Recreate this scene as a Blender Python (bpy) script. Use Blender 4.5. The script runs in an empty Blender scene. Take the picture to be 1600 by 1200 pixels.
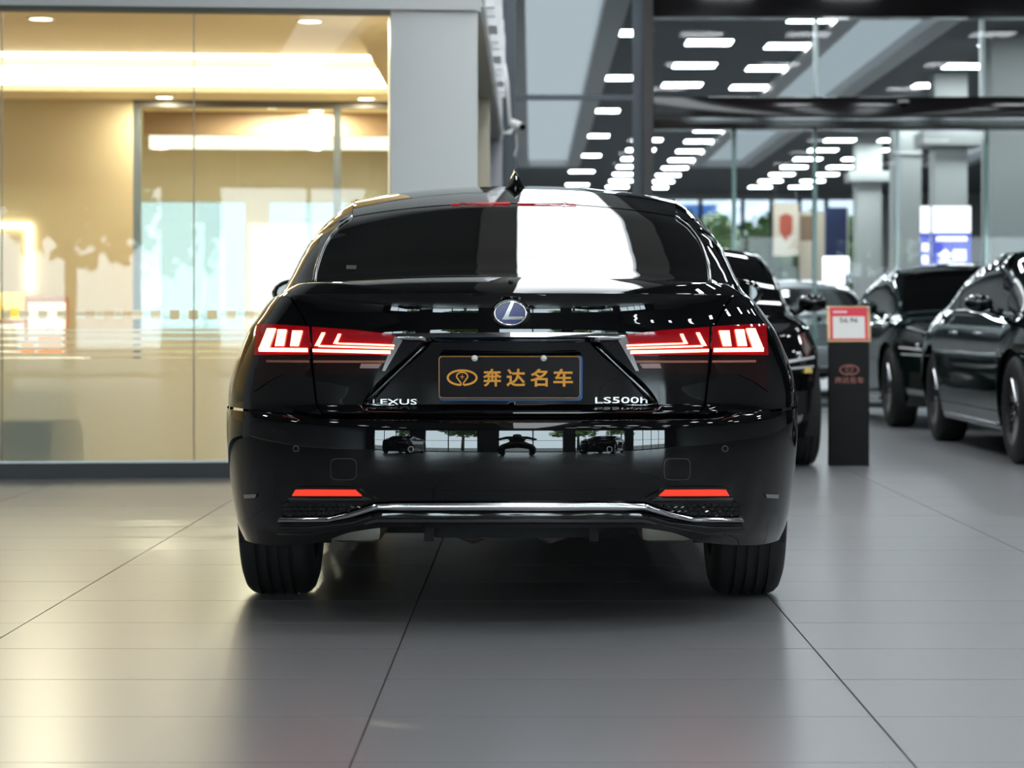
import bpy, bmesh, math, random
import numpy as np
from mathutils import Vector, Matrix
from mathutils.bvhtree import BVHTree
random.seed(7)
PI = math.pi
S = bpy.context.scene
COL = S.collection

# ------------------------------------------------------------------ camera, world, exposure
FPX, VX, VY, CAMH = 3778.0, 831.0, 502.0, 0.945      # focal length (px of the 1600x1200 frame), vanishing point, eye height
cam = bpy.data.cameras.new('camera')
cam.sensor_width = 36.0; cam.sensor_fit = 'HORIZONTAL'
cam.lens = FPX / 1600 * 36.0
cam.shift_x = -(VX - 800) / 1600.0
cam.shift_y = (VY - 600) / 1600.0
cam.clip_start = 0.05; cam.clip_end = 400
cam.dof.use_dof = True; cam.dof.focus_distance = 7.45; cam.dof.aperture_fstop = 4.5
camo = bpy.data.objects.new('camera', cam); COL.objects.link(camo)
camo.location = (0, 0, CAMH); camo.rotation_euler = (PI / 2, 0, 0)
S.camera = camo

w = bpy.data.worlds.new('overcast_sky'); S.world = w; w.use_nodes = True
w.node_tree.nodes['Background'].inputs[0].default_value = (0.80, 0.90, 1.0, 1)
w.node_tree.nodes['Background'].inputs[1].default_value = 13.0
S.view_settings.view_transform = 'Standard'; S.view_settings.look = 'None'
S.view_settings.exposure = 0.35; S.view_settings.gamma = 1.0
S.view_settings.use_curve_mapping = False
S.cycles.max_bounces = 8; S.cycles.diffuse_bounces = 4; S.cycles.glossy_bounces = 5
S.cycles.transmission_bounces = 6; S.cycles.transparent_max_bounces = 24
S.cycles.caustics_reflective = False; S.cycles.caustics_refractive = False
S.cycles.sample_clamp_indirect = 6.0

SKYLIGHT = 4.6      # radiance of the skylight over the showroom
PANEL = 20.0          # LED panels
STRIP = 0.40         # stretch-ceiling strips of the rear hall
WARM = 11.0           # warm cove of the shop

# ------------------------------------------------------------------ materials
MATS = {}
def mat(name, col=(.5, .5, .5), rough=.5, metal=0., coat=0., emit=None, es=0., ior=1.5, noise=None, bump=None, spec=None, trans=0.):
    if name in MATS: return MATS[name]
    m = bpy.data.materials.new(name); m.use_nodes = True; MATS[name] = m
    nt = m.node_tree; b = nt.nodes['Principled BSDF']
    b.inputs['Base Color'].default_value = (*col, 1); b.inputs['Roughness'].default_value = rough
    b.inputs['Metallic'].default_value = metal; b.inputs['IOR'].default_value = ior
    if spec is not None: b.inputs['Specular IOR Level'].default_value = spec
    if coat: b.inputs['Coat Weight'].default_value = coat; b.inputs['Coat Roughness'].default_value = 0.01
    if trans: b.inputs['Transmission Weight'].default_value = trans
    if emit: b.inputs['Emission Color'].default_value = (*emit, 1); b.inputs['Emission Strength'].default_value = es
    if noise or bump:
        tc = nt.nodes.new('ShaderNodeTexCoord')
    if noise:      # (scale, amount) gentle brightness variation
        nz = nt.nodes.new('ShaderNodeTexNoise'); nz.inputs['Scale'].default_value = noise[0]; nz.inputs['Detail'].default_value = 5
        nt.links.new(tc.outputs['Object'], nz.inputs['Vector'])
        mp = nt.nodes.new('ShaderNodeMapRange'); mp.inputs[3].default_value = 1 - noise[1]; mp.inputs[4].default_value = 1 + noise[1]
        nt.links.new(nz.outputs[0], mp.inputs[0])
        mx = nt.nodes.new('ShaderNodeVectorMath'); mx.operation = 'SCALE'; mx.inputs[0].default_value = col
        nt.links.new(mp.outputs[0], mx.inputs['Scale']); nt.links.new(mx.outputs[0], b.inputs['Base Color'])
    if bump:
        nb = nt.nodes.new('ShaderNodeTexNoise'); nb.inputs['Scale'].default_value = bump[0]; nb.inputs['Detail'].default_value = 4
        nt.links.new(tc.outputs['Object'], nb.inputs['Vector'])
        bp = nt.nodes.new('ShaderNodeBump'); bp.inputs['Strength'].default_value = bump[1]; bp.inputs['Distance'].default_value = .01
        nt.links.new(nb.outputs[0], bp.inputs['Height']); nt.links.new(bp.outputs[0], b.inputs['Normal'])
    return m

def emis(name, col, st):
    if name in MATS: return MATS[name]
    m = bpy.data.materials.new(name); m.use_nodes = True; MATS[name] = m
    nt = m.node_tree; nt.nodes.remove(nt.nodes['Principled BSDF'])
    e = nt.nodes.new('ShaderNodeEmission'); e.inputs[0].default_value = (*col, 1); e.inputs[1].default_value = st
    nt.links.new(e.outputs[0], nt.nodes['Material Output'].inputs[0]); return m

def glassmat(name, tint=(.93, .97, .96), k=1.5):
    if name in MATS: return MATS[name]
    m = bpy.data.materials.new(name); m.use_nodes = True; MATS[name] = m
    nt = m.node_tree; nt.nodes.remove(nt.nodes['Principled BSDF']); N = nt.nodes.new; L = nt.links.new
    fr = N('ShaderNodeFresnel'); fr.inputs[0].default_value = 1.5
    ge = N('ShaderNodeNewGeometry')
    sb = N('ShaderNodeMath'); sb.operation = 'SUBTRACT'; sb.inputs[0].default_value = 1.0; L(ge.outputs['Backfacing'], sb.inputs[1])
    mu = N('ShaderNodeMath'); mu.operation = 'MULTIPLY'; L(fr.outputs[0], mu.inputs[0]); L(sb.outputs[0], mu.inputs[1])
    m2 = N('ShaderNodeMath'); m2.operation = 'MULTIPLY'; m2.use_clamp = True; L(mu.outputs[0], m2.inputs[0]); m2.inputs[1].default_value = k
    t = N('ShaderNodeBsdfTransparent'); t.inputs[0].default_value = (*tint, 1)
    g = N('ShaderNodeBsdfGlossy'); g.inputs['Roughness'].default_value = 0.0
    mx = N('ShaderNodeMixShader'); L(m2.outputs[0], mx.inputs[0]); L(t.outputs[0], mx.inputs[1]); L(g.outputs[0], mx.inputs[2])
    L(mx.outputs[0], nt.nodes['Material Output'].inputs[0]); return m

def filmmat(name, col, tr):      # frosted film: scatters light through and back
    m = bpy.data.materials.new(name); m.use_nodes = True; MATS[name] = m
    nt = m.node_tree; nt.nodes.remove(nt.nodes['Principled BSDF']); N = nt.nodes.new; L = nt.links.new
    d = N('ShaderNodeBsdfDiffuse'); d.inputs[0].default_value = (*col, 1)
    t = N('ShaderNodeBsdfTranslucent'); t.inputs[0].default_value = (*col, 1)
    r = N('ShaderNodeBsdfRefraction'); r.inputs['Roughness'].default_value = .55; r.inputs['IOR'].default_value = 1.02; r.inputs[0].default_value = (*col, 1)
    a = N('ShaderNodeMixShader'); a.inputs[0].default_value = .22; L(t.outputs[0], a.inputs[1]); L(r.outputs[0], a.inputs[2])
    b = N('ShaderNodeMixShader'); b.inputs[0].default_value = tr; L(d.outputs[0], b.inputs[1]); L(a.outputs[0], b.inputs[2])
    L(b.outputs[0], nt.nodes['Material Output'].inputs[0]); return m

paint = mat('black_paint', (.003, .003, .0034), .3, coat=1.0, spec=0.)
paint_green = mat('dark_green_paint', (.004, .010, .0095), .3, coat=1.0, spec=0.)
paint_silver = mat('silver_paint', (.55, .57, .58), .3, metal=.5, coat=1.0)
gloss_black = mat('gloss_black_trim', (.006, .006, .006), .06)
dark_glass = mat('dark_tinted_glass', (.003, .003, .003), .0, ior=1.52)
chrome = mat('chrome', (.62, .62, .64), .06, metal=1.)
silver = mat('bright_silver', (.85, .85, .87), .28, metal=1.)
dark_chrome = mat('dark_chrome', (.16, .16, .17), .08, metal=1.)
rubber = mat('tyre_rubber', (.012, .012, .012), .62)
plastic = mat('black_plastic', (.012, .012, .012), .5)
under = mat('underbody', (.01, .01, .01), .8)
steel = mat('exhaust_steel', (.22, .20, .17), .45, metal=.6)
lamp_red = mat('lamp_red_lens', (.14, .001, .004), .04, emit=(1, .01, .02), es=.10)
lamp_smoke = mat('lamp_smoked_lens', (.012, .003, .003), .04)
led_red = emis('led_red', (1.0, .20, .11), 9.0)
led_line = mat('amber_line', (.30, .12, .08), .2)
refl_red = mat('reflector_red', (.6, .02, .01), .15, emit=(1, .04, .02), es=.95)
brake_dim = mat('brake_lamp_red', (.25, .005, .01), .1, emit=(1, .03, .04), es=.3)
plate_black = mat('plate_black', (.010, .008, .010), .15, spec=.2)
plate_orange = mat('plate_orange', (.85, .36, .03), .4)
plate_blue = mat('plate_blue', (.01, .10, .35), .3)
badge_blue = mat('badge_blue', (.01, .01, .16), .1)
white_mat = mat('white_plastic', (.8, .8, .8), .3)
# room
floor_m = mat('floor_tile', (.20, .20, .205), .29, noise=(.7, .06))
grout_m = mat('grout', (.05, .048, .045), .8)
grey_clad = mat('light_grey_cladding', (.62, .63, .62), .45, noise=(1.2, .03))
grey_paint = mat('grey_wall', (.38, .39, .39), .6)
dark_ceil = mat('dark_ceiling', (.15, .16, .172), .7, noise=(2., .05))
light_frame = mat('grey_strip_frame', (.68, .69, .69), .6)
beige = mat('beige_wall', (.60, .50, .33), .55, noise=(1., .03))
cream = mat('cream_ceiling', (.72, .62, .44), .6)
brown = mat('brown_bulkhead', (.30, .19, .12), .5)
steel_blue = mat('blue_grey_steel', (.055, .072, .09), .35)
beam_black = mat('glossy_black_beam', (.012, .010, .011), .08)
column_dark = mat('dark_column', (.018, .014, .013), .35)
plinth_m = mat('plinth_dark', (.012, .013, .015), .45)
wood_floor = mat('shop_floor', (.35, .28, .2), .4)
clear_glass = glassmat('clear_glass', k=.9)
facade_glass = glassmat('facade_glass', (.93, .96, .96), k=.5)
far_glass = glassmat('grey_tinted_glass', (.29, .30, .31))
green_glass = mat('glass_edge', (.35, .5, .47), .1)
film = filmmat('frosted_film', (.80, .76, .66), .66)
sky_panel = emis('skylight_panel', (.92, .97, 1.0), SKYLIGHT)
strip_panel = emis('stretch_ceiling', (.74, .86, .95), STRIP)
led_panel = emis('led_panel', (.90, .96, 1.0), PANEL)
led_warm = emis('led_warm', (1.0, .86, .62), WARM)
cove_glow_face = emis('cove_glow_face', (1.0, .86, .62), 5.5)  # light on the tray's back face, given as emission
down_warm = emis('downlight_warm', (1.0, .86, .62), 9.)
alu = mat('light_metal_post', (.55, .58, .58), .35, metal=.6)
orange_m = mat('orange_box', (.85, .25, .02), .5)
yellow_m = mat('yellow_box', (.85, .6, .12), .5)
paper = mat('paper_white', (.8, .78, .74), .6)
wood_red = mat('red_brown_wood', (.30, .12, .06), .4)
dark_furn = mat('dark_furniture', (.03, .03, .032), .6)
card_red = mat('card_red', (.72, .03, .06), .5)
gold = mat('gold_frame', (.55, .36, .2), .35, metal=.5)
stand_black = mat('stand_black', (.009, .0085, .009), .6, spec=.2)
copper_ink = mat('copper_ink', (.34, .11, .09), .5)
ink = mat('dark_ink', (.03, .03, .035), .6)
leaf = mat('foliage', (.20, .32, .10), .7, noise=(3., .5))
bark = mat('bark', (.12, .09, .06), .9)
concrete = mat('pavement', (.14, .135, .125), .8)
asphalt = mat('distant_building', (.45, .42, .38), .8)
lit_white = emis('lightbox_white', (.95, .98, 1.0), 1.6)
lit_blue = emis('lightbox_blue', (.10, .12, .62), 1.0)
navy = mat('navy_panel', (.03, .05, .14), .5)
cream_banner = mat('cream_banner', (.75, .66, .52), .7)
red_emblem = mat('red_emblem', (.50, .10, .06), .6)

# ------------------------------------------------------------------ mesh helpers
def link(o, parent=None):
    COL.objects.link(o)
    if parent is not None: o.parent = parent
    return o
def mobj(name, verts, faces, m, parent=None, smooth=False, mats=None, fm=None):
    me = bpy.data.meshes.new(name)
    me.from_pydata([tuple(map(float, v)) for v in verts], [], [tuple(int(i) for i in f) for f in faces])
    for x in (mats or [m]): me.materials.append(x)
    if fm is not None: me.polygons.foreach_set('material_index', fm)
    if smooth: me.polygons.foreach_set('use_smooth', [True] * len(me.polygons))
    me.update()
    return link(bpy.data.objects.new(name, me), parent)
def thing(name, label, cat, loc=(0, 0, 0), rz=0, group=None, kind=None):
    o = bpy.data.objects.new(name, None); COL.objects.link(o)
    o.location = loc; o.rotation_euler = (0, 0, rz); o.empty_display_size = .2
    return tag(o, label, cat, group, kind)
def tag(o, label, cat, group=None, kind=None):
    o['label'] = label; o['category'] = cat
    if group: o['group'] = group
    if kind: o['kind'] = kind
    return o
def struct(o, label=None, cat=None):
    o['kind'] = 'structure'
    if label: o['label'] = label
    if cat: o['category'] = cat
    return o
class MB:
    """collects shapes into one mesh"""
    def __init__(s): s.v = []; s.f = []
    def add(s, v, f):
        k = len(s.v); s.v += [tuple(x) for x in v]; s.f += [tuple(i + k for i in q) for q in f]; return s
    def box(s, x0, x1, y0, y1, z0, z1, xf=None):
        v = [(x, y, z) for z in (z0, z1) for y in (y0, y1) for x in (x0, x1)]
        if xf: v = [xf(*p) for p in v]
        return s.add(v, [(0, 2, 3, 1), (4, 5, 7, 6), (0, 1, 5, 4), (2, 6, 7, 3), (0, 4, 6, 2), (1, 3, 7, 5)])
    def tube(s, pts, r, n=8, cap=True):
        pts = [Vector(p) for p in pts]; k = len(pts); vs = []; fs = []
        rs = r if isinstance(r, (list, tuple)) else [r] * k
        for i, p in enumerate(pts):
            d = (pts[min(i + 1, k - 1)] - pts[max(i - 1, 0)]).normalized()
            u = d.cross(Vector((0, 0, 1)) if abs(d.z) < .9 else Vector((1, 0, 0))).normalized(); q = d.cross(u)
            vs += [tuple(p + rs[i] * (math.cos(2 * PI * j / n) * u + math.sin(2 * PI * j / n) * q)) for j in range(n)]
        for i in range(k - 1):
            fs += [(i * n + j, i * n + (j + 1) % n, (i + 1) * n + (j + 1) % n, (i + 1) * n + j) for j in range(n)]
        if cap: fs += [tuple(range(n))[::-1], tuple((k - 1) * n + j for j in range(n))]
        return s.add(vs, fs)
    def lathe(s, prof, n=32, axis='z', c=(0, 0, 0), closed=False):
        vs = []; fs = []; k = len(prof)
        for i in range(n):
            a = 2 * PI * i / n; ca, sa = math.cos(a), math.sin(a)
            for (t, r) in prof:
                p = {'z': (r * ca, r * sa, t), 'x': (t, r * ca, r * sa), 'y': (r * ca, t, r * sa)}[axis]
                vs.append((p[0] + c[0], p[1] + c[1], p[2] + c[2]))
        for i in range(n):
            j = (i + 1) % n
            for q in range(k - 1 + (1 if closed else 0)):
                q2 = (q + 1) % k
                fs.append((i * k + q, j * k + q, j * k + q2, i * k + q2))
        return s.add(vs, fs)
    def prism(s, poly, y0, y1, flip=False):      # polygon in (x,z) extruded along y
        n = len(poly)
        v = [(p[0], y0, p[1]) for p in poly] + [(p[0], y1, p[1]) for p in poly]
        return s.add(v, [tuple(range(n)), tuple(range(2 * n - 1, n - 1, -1))] + [(i, i + n, (i + 1) % n + n, (i + 1) % n) for i in range(n)])
    def obj(s, name, m, parent=None, smooth=False, bevel=0, angle=None, fix=True):
        o = mobj(name, s.v, s.f, m, parent, smooth)
        if fix or bevel:
            bm = bmesh.new(); bm.from_mesh(o.data)
            if bevel:
                bmesh.ops.bevel(bm, geom=list(bm.edges), offset=bevel, segments=2, profile=.6, affect='EDGES', clamp_overlap=True)
            bmesh.ops.recalc_face_normals(bm, faces=bm.faces); bm.to_mesh(o.data); bm.free()
            if bevel: o.data.polygons.foreach_set('use_smooth', [True] * len(o.data.polygons)); o.data.set_sharp_from_angle(angle=.9)
        if smooth and angle: o.data.set_sharp_from_angle(angle=angle)
        return o
def box(name, x0, x1, y0, y1, z0, z1, m, parent=None, bevel=0, xf=None):
    return MB().box(x0, x1, y0, y1, z0, z1, xf).obj(name, m, parent, bevel=bevel)
def wpx(px, py, Y):      # photo pixel on the plane at distance Y -> world point
    return Vector(((px - VX) / FPX * Y, Y, CAMH + (VY - py) / FPX * Y))
def text_mesh(body, size, m, name, parent, loc, rot=(PI / 2, 0, 0), extrude=.002, offset=0., width=None, height=None, shear=0.):
    cu = bpy.data.curves.new('lettering', 'FONT'); cu.body = body; cu.size = size; cu.extrude = extrude
    cu.offset = offset; cu.align_x = 'CENTER'; cu.align_y = 'CENTER'; cu.shear = shear; cu.resolution_u = 3
    to = bpy.data.objects.new('lettering', cu); COL.objects.link(to)
    bpy.context.view_layer.update()
    me = bpy.data.meshes.new_from_object(to.evaluated_get(bpy.context.evaluated_depsgraph_get()))
    bpy.data.objects.remove(to); bpy.data.curves.remove(cu)
    me.materials.clear(); me.materials.append(m)
    co = np.array([v.co[:] for v in me.vertices]) if len(me.vertices) else np.zeros((1, 3))
    lo, hi = co.min(0), co.max(0); c = (lo + hi) / 2
    sx = width / (hi[0] - lo[0]) if width else 1; sy = height / (hi[1] - lo[1]) if height else sx
    for v in me.vertices: v.co = Vector(((v.co.x - c[0]) * sx, (v.co.y - c[1]) * sy, v.co.z))
    o = bpy.data.objects.new(name, me); link(o, parent); o.location = loc; o.rotation_euler = rot
    return o
def copy_tree(o, parent=None, skip=()):
    if o.name.split('.')[0] in skip: return None
    c = o.copy(); COL.objects.link(c); c.parent = parent
    for ch in KIDS.get(o.name, []): copy_tree(ch, c, skip)
    return c
KIDS = {}
def index_children():
    KIDS.clear()
    for o in bpy.data.objects:
        if o.parent: KIDS.setdefault(o.parent.name, []).append(o)

# ------------------------------------------------------------------ floor
YF = 26.6                      # glass facade of the rear hall
HB = 4.65                      # ceiling of the rear hall
HF = 5.0                       # ceiling of the showroom
X0t, Y0t, TX, TY = -.386, 8.18, 1.2, .6
tx0, tx1 = X0t - 3 * TX, X0t + 5 * TX
ty0, ty1 = Y0t - 10 * TY, Y0t + 15 * TY
fl = MB()
fl.box(-12, 16, -12, 28.4, -.2, -.006); fl.box(-1.5, 16, 28.4, 71, -.2, -.006)
for (a, b, c, d) in ((-12, 16, -12, ty0), (-12, 16, ty1, 28.4), (-1.5, 16, 28.4, 71), (-12, tx0, ty0, ty1), (tx1, 16, ty0, ty1)):
    fl.box(a, b, c, d, -.0065, -.0006)
def floor_far_material():
    m = bpy.data.materials.new('floor_far'); m.use_nodes = True; nt = m.node_tree; b = nt.nodes['Principled BSDF']; N = nt.nodes.new; L = nt.links.new
    b.inputs['Roughness'].default_value = .29
    tc = N('ShaderNodeTexCoord'); mp = N('ShaderNodeMapping'); mp.inputs['Location'].default_value = (-X0t, -Y0t, 0)
    L(tc.outputs['Object'], mp.inputs[0])
    br = N('ShaderNodeTexBrick'); br.offset = 0.0; br.inputs['Scale'].default_value = 1.0
    br.inputs['Brick Width'].default_value = TX; br.inputs['Row Height'].default_value = TY; br.inputs['Mortar Size'].default_value = .0035
    br.inputs['Color1'].default_value = (.20, .20, .205, 1); br.inputs['Color2'].default_value = (.193, .193, .198, 1); br.inputs['Mortar'].default_value = (.05, .048, .045, 1)
    L(mp.outputs[0], br.inputs['Vector']); L(br.outputs[0], b.inputs['Base Color'])
    return m
floor = struct(fl.obj('floor', floor_far_material()), 'dark grey rectangular tiles with a soft sheen across the showroom', 'floor')
tm = None
for i in range(8):
    for j in range(25):
        if tm is None:
            o = box('tile', -TX / 2 + .0026, TX / 2 - .0026, -TY / 2 + .002, TY / 2 - .002, -.008, 0, floor_m, floor); tm = o.data
        else:
            o = link(bpy.data.objects.new('tile', tm), floor)
        o.location = (tx0 + (i + .5) * TX, ty0 + (j + .5) * TY, random.uniform(-.0004, 0))

# ------------------------------------------------------------------ showroom shell
SKX0, SKX1 = -.08, .88         # skylight over the car
c = MB(); c.box(-12, SKX0 - .3, -12, YF, HF, HF + .3); c.box(SKX1 + .3, 16, -12, YF, HF, HF + .3)
struct(c.obj('ceiling', dark_ceil), 'dark ceiling high above the showroom', 'ceiling')
fr = MB(); fr.box(SKX0 - .3, SKX0, -12, YF, HF - .05, HF + .35); fr.box(SKX1, SKX1 + .3, -12, YF, HF - .05, HF + .35)
struct(fr.obj('trim_1', light_frame), 'grey edging along both sides of the skylight', 'skylight frame')
tag(box('skylight', SKX0, SKX1, -12, YF, HF + .15, HF + .2, sky_panel), 'long bright skylight strip above the black car', 'skylight')
struct(box('wall_right', 16, 16.3, -12, 71, 0, HF + .3, grey_paint), 'plain grey wall along the parked cars', 'wall')
struct(box('wall_hall_left', -1.5, -1.2, YF, 71, 0, HF + .3, grey_paint), 'grey side wall of the rear hall', 'wall')
struct(box('wall_link', -1.2, -.34, YF - .02, YF + .1, 0, HF + .3, grey_paint), 'short grey wall between shop and glass facade', 'wall')
struct(box('wall_link_side', -.42, -.34, 25.4, YF, 0, HF, grey_paint), 'grey return wall at the end of the fascia', 'wall')
struct(box('ground_side', -40, -1.5, 28.4, 71, -.25, -.02, concrete), 'pale pavement behind the shop', 'pavement')
struct(box('wall_left', -12.3, -12, -12, 28, 0, HF + .3, grey_paint), 'plain grey side wall', 'wall')
# back wall (behind the photographer, seen mirrored in the bumper): piers, glazing, header
bw = MB(); YB = -12
bw.box(-12, 16, YB - .3, YB, 3.3, HF + .3)
piers = [(-12, -10.6), (-6.2, -4.9), (-1.7, -.75), (2.3, 3.0), (7.2, 8.2), (13.5, 16)]
for a, b in piers: bw.box(a, b, YB - .3, YB, 0, 3.3)
struct(bw.obj('wall_back', mat('dark_grey_pier', (.10, .10, .10), .5)), 'dark grey piers and header around the street windows', 'wall')
k = 1
for (a, b) in [(piers[i][1], piers[i + 1][0]) for i in range(len(piers) - 1)]:
    win = struct(MB().box(a, b, YB - .2, YB - .1, 0, .08).box(a, b, YB - .2, YB - .1, 3.22, 3.3).obj('window_%d' % k, plinth_m), 'tall street window between dark piers', 'window'); k += 1
    n = max(2, round((b - a) / 1.5))
    for q in range(n + 1):
        x = a + (b - a) * q / n
        box('mullion', x - .03, x + .03, YB - .2, YB - .1, .08, 3.22, plinth_m, win)
    box('transom', a, b, YB - .19, YB - .11, 1.05, 1.1, plinth_m, win)
    for q in range(n): box('pane', a + (b - a) * q / n + .03, a + (b - a) * (q + 1) / n - .03, YB - .155, YB - .145, .08, 3.22, clear_glass, win)
# street outside
struct(box('ground_outside', -60, 70, -60, YB - .3, -.25, -.02, concrete), 'pale pavement outside the street windows', 'pavement')
def tree(name, x, y, h, r, label, group):
    t = thing(name, label, 'tree', (x, y, 0), random.uniform(0, 6), group)
    MB().tube([(0, 0, -.1), (.05, 0, h * .4), (0, .05, h * .75)], [.14, .11, .05], 8).obj('trunk', bark, t, True)
    m = MB()
    for q in range(26):
        a, e, rr = random.uniform(0, 2 * PI), random.uniform(-.5, 1), random.uniform(.3, .9)
        cx, cy, cz = r * rr * math.cos(a), r * rr * math.sin(a), h * .68 + r * .75 * e
        for _ in range(34):
            d = Vector((random.gauss(0, 1), random.gauss(0, 1), random.gauss(0, 1))).normalized() * r * .42 * random.uniform(.6, 1)
            p = Vector((cx, cy, cz)) + d; u = Vector((random.gauss(0, 1), random.gauss(0, 1), random.gauss(0, 1))).normalized(); v = u.orthogonal().normalized() * .16; u = u * .16
            m.add([p - u - v, p + u - v, p + u + v, p - u + v], [(0, 1, 2, 3)])
    m.obj('crown', leaf, t, fix=False); return t
for (x, y, h, r) in ((-9, -22, 5.2, 1.9), (-3.4, -20, 4.6, 1.7), (4.6, -21, 5.0, 2.0), (10.5, -23, 5.5, 2.1)):
    tree('street_tree', x, y, h, r, 'leafy green street tree outside the windows', 'street trees mirrored in the bumper')

# ------------------------------------------------------------------ shop on the left (slightly turned)
SA = math.atan2(.2, 2.33); SO = Vector((-.86, 14.70, 0)); cs, sn = math.cos(SA), math.sin(SA)
def ST(x, b, z): return (SO.x + cs * x - sn * b, SO.y + sn * x + cs * b, z)
def stp(px, py, b):            # pixel on the shop plane b metres behind the glass -> (x, z)
    d = Vector(((px - VX) / FPX, 1, (VY - py) / FPX)); n = Vector((-sn, cs, 0))
    t = (b + n.dot(SO)) / n.dot(d); p = d * t + Vector((0, 0, CAMH)); q = p - SO
    return cs * q.x + sn * q.y, p.z
def sbox(name, x0, x1, b0, b1, z0, z1, m, parent=None, bevel=0): return box(name, x0, x1, b0, b1, z0, z1, m, parent, bevel, ST)
GT = 2.835                     # glazing head
SL = -7.5
wf = MB(); wf.box(SL - 3.5, .53, -.06, .0, GT, HF, ST); wf.box(SL - 3.5, SL, .0, .2, 0, GT, ST)
struct(wf.obj('wall_front', grey_clad), 'pale grey fascia above the shop glazing', 'wall')
struct(sbox('trim_2', SL, 0, -.05, .04, GT - .03, GT, mat('painted_shadow_line', (.08, .075, .06), .5)), 'thin dark strip painted as the shadow line under the fascia', 'trim')  # dark colour holds the shade below the fascia edge
struct(sbox('column', 0, .53, -.03, .5, 0, GT - .006, grey_clad, bevel=.006), 'pale grey clad square pillar at the shop corner', 'column')
struct(sbox('baseboard_left', SL, 0, -.03, .03, 0, .094, plinth_m), 'dark plinth under the shop glazing', 'baseboard')
# glazing panes with frosted film
zf = stp(300, 560, 0)[1]
seams = [0, stp(303, 500, 0)[0], stp(3, 500, 0)[0], stp(-297, 500, 0)[0], SL]
gl = struct(MB().box(SL, 0, -.012, .024, .094, .104, ST).obj('window_8', alu), 'frameless shop glazing with frosted film bands', 'window')
for i in range(4):
    a, b = seams[i + 1] + .004, seams[i] - .004
    sbox('pane', a, b, 0, .012, .104, GT - .03, clear_glass, gl)
    if i < 3: sbox('seam', b if i else b, b + .008, 0, .012, .104, GT - .03, mat('sealant', (.35, .33, .27), .5), gl)
    sbox('frosted_film', a, b, .0125, .0135, .104, zf, film, gl)
    for q in range(5):
        z0 = stp(300, 557.5 - 10 * q, 0)[1]; z1 = stp(300, 550.5 - 10 * q, 0)[1]
        if q == 4: z1 = stp(300, 514, 0)[1]
        sbox('frosted_stripe', a, b, .0125, .0135, z0, z1, film, gl)
zs0, zs1 = stp(200, 499, 0)[1], stp(200, 484.5, 0)[1]
for q in range(-3, 16):
    x = stp(8 + 29.4 * q, 490, 0)[0]
    sbox('frosted_square', x - .029, x + .029, .0126, .0136, zs0, zs1, film, gl)
# shop interior
HI = 2.95; BB = 7.4
rb0, rb1 = 1.9, 6.6
def splan(mb, poly, z0, z1):   # plan polygon (x, depth) of the shop, extruded
    n = len(poly); v = [ST(p[0], p[1], z0) for p in poly] + [ST(p[0], p[1], z1) for p in poly]
    return mb.add(v, [tuple(range(n)), tuple(range(2 * n - 1, n - 1, -1))] + [(i, i + n, (i + 1) % n + n, (i + 1) % n) for i in range(n)])
TC = HI + .30; xa_, xb_ = -.19, .18          # tray ceiling height, right edge of the tray front and back
ci = MB()
ci.box(SL, .5, .0, rb0, HI, HI + .06, ST); ci.box(SL, .5, rb1, BB + 6, HI, HI + .05, ST); splan(ci, [(xa_, rb0), (.5, rb0), (.5, rb1), (xb_, rb1)], HI, HI + .06)
struct(ci.obj('ceiling_shop', cream), 'cream shop ceiling with a recessed tray', 'ceiling')
ci = MB().box(SL, .5, rb0 - .1, BB, TC, TC + .06, ST)
ci.box(SL, .5, rb0 - .05, rb0, HI + .06, TC, ST); ci.box(SL, .5, 7.08, 7.14, HI + .05, TC, ST); splan(ci, [(xa_, rb0), (xa_ + .05, rb0), (xb_ + .09, 7.1), (xb_ + .04, 7.1)], HI + .06, TC)
struct(ci.obj('ceiling_tray', cream), 'raised cream tray in the shop ceiling', 'ceiling')
tag(sbox('cove_glow', SL, xb_ + .02, 7.0, 7.04, HI + .06, HI + .255, cove_glow_face), 'back face of the ceiling tray, glowing as if lit by a hidden warm cove', 'cove light')  # wall face glows by itself, standing in for hidden cove lighting
tag(sbox('linear_light', SL, xb_, 6.30, 6.48, TC - .02, TC - .002, led_warm), 'thin warm white light line across the ceiling tray', 'ceiling light')
struct(sbox('floor_shop', SL, .5, .03, BB + 6, -.003, .002, wood_floor), 'warm shop floor behind the glazing', 'floor')
xs = stp(208, 300, BB)[0]
w1 = MB(); w1.box(SL, xs, BB, BB + .12, 0, HI, ST)
struct(w1.obj('wall_shop', beige), 'beige wall at the back of the shop', 'wall')
struct(sbox('wall_shop_side', .42, .5, .5, BB + 6, 0, HI, beige), 'beige side wall of the shop', 'wall')
struct(sbox('wall_shop_end', SL - .1, SL, 0, BB + 6, 0, HI + .2, beige), 'beige end wall of the shop', 'wall')
# inner glazed partition
pt = struct(MB().box(xs, .42, BB, BB + .1, HI - .06, HI, ST).box(xs, .42, BB, BB + .1, 0, .1, ST).obj('window_9', mat('partition_frame', (.10, .09, .085), .4)), 'dark framed glass partition inside the shop', 'window')
for px in (214, 527):
    x = stp(px, 300, BB)[0]; sbox('mullion', x - .035, x + .035, BB, BB + .08, .1, HI - .06, mat('mullion_grey', (.13, .145, .15), .3, metal=.5), pt)
xm = [stp(214, 300, BB)[0] + .035, stp(371, 300, BB)[0], stp(527, 300, BB)[0] - .035]
sbox('pane', xm[0], xm[1] - .003, BB + .03, BB + .04, .1, HI - .06, clear_glass, pt)
sbox('pane', xm[1] + .003, xm[2], BB + .03, BB + .04, .1, HI - .06, clear_glass, pt)
sbox('pane', xm[2] + .07, .42, BB + .03, BB + .04, .1, HI - .06, clear_glass, pt)
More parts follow.
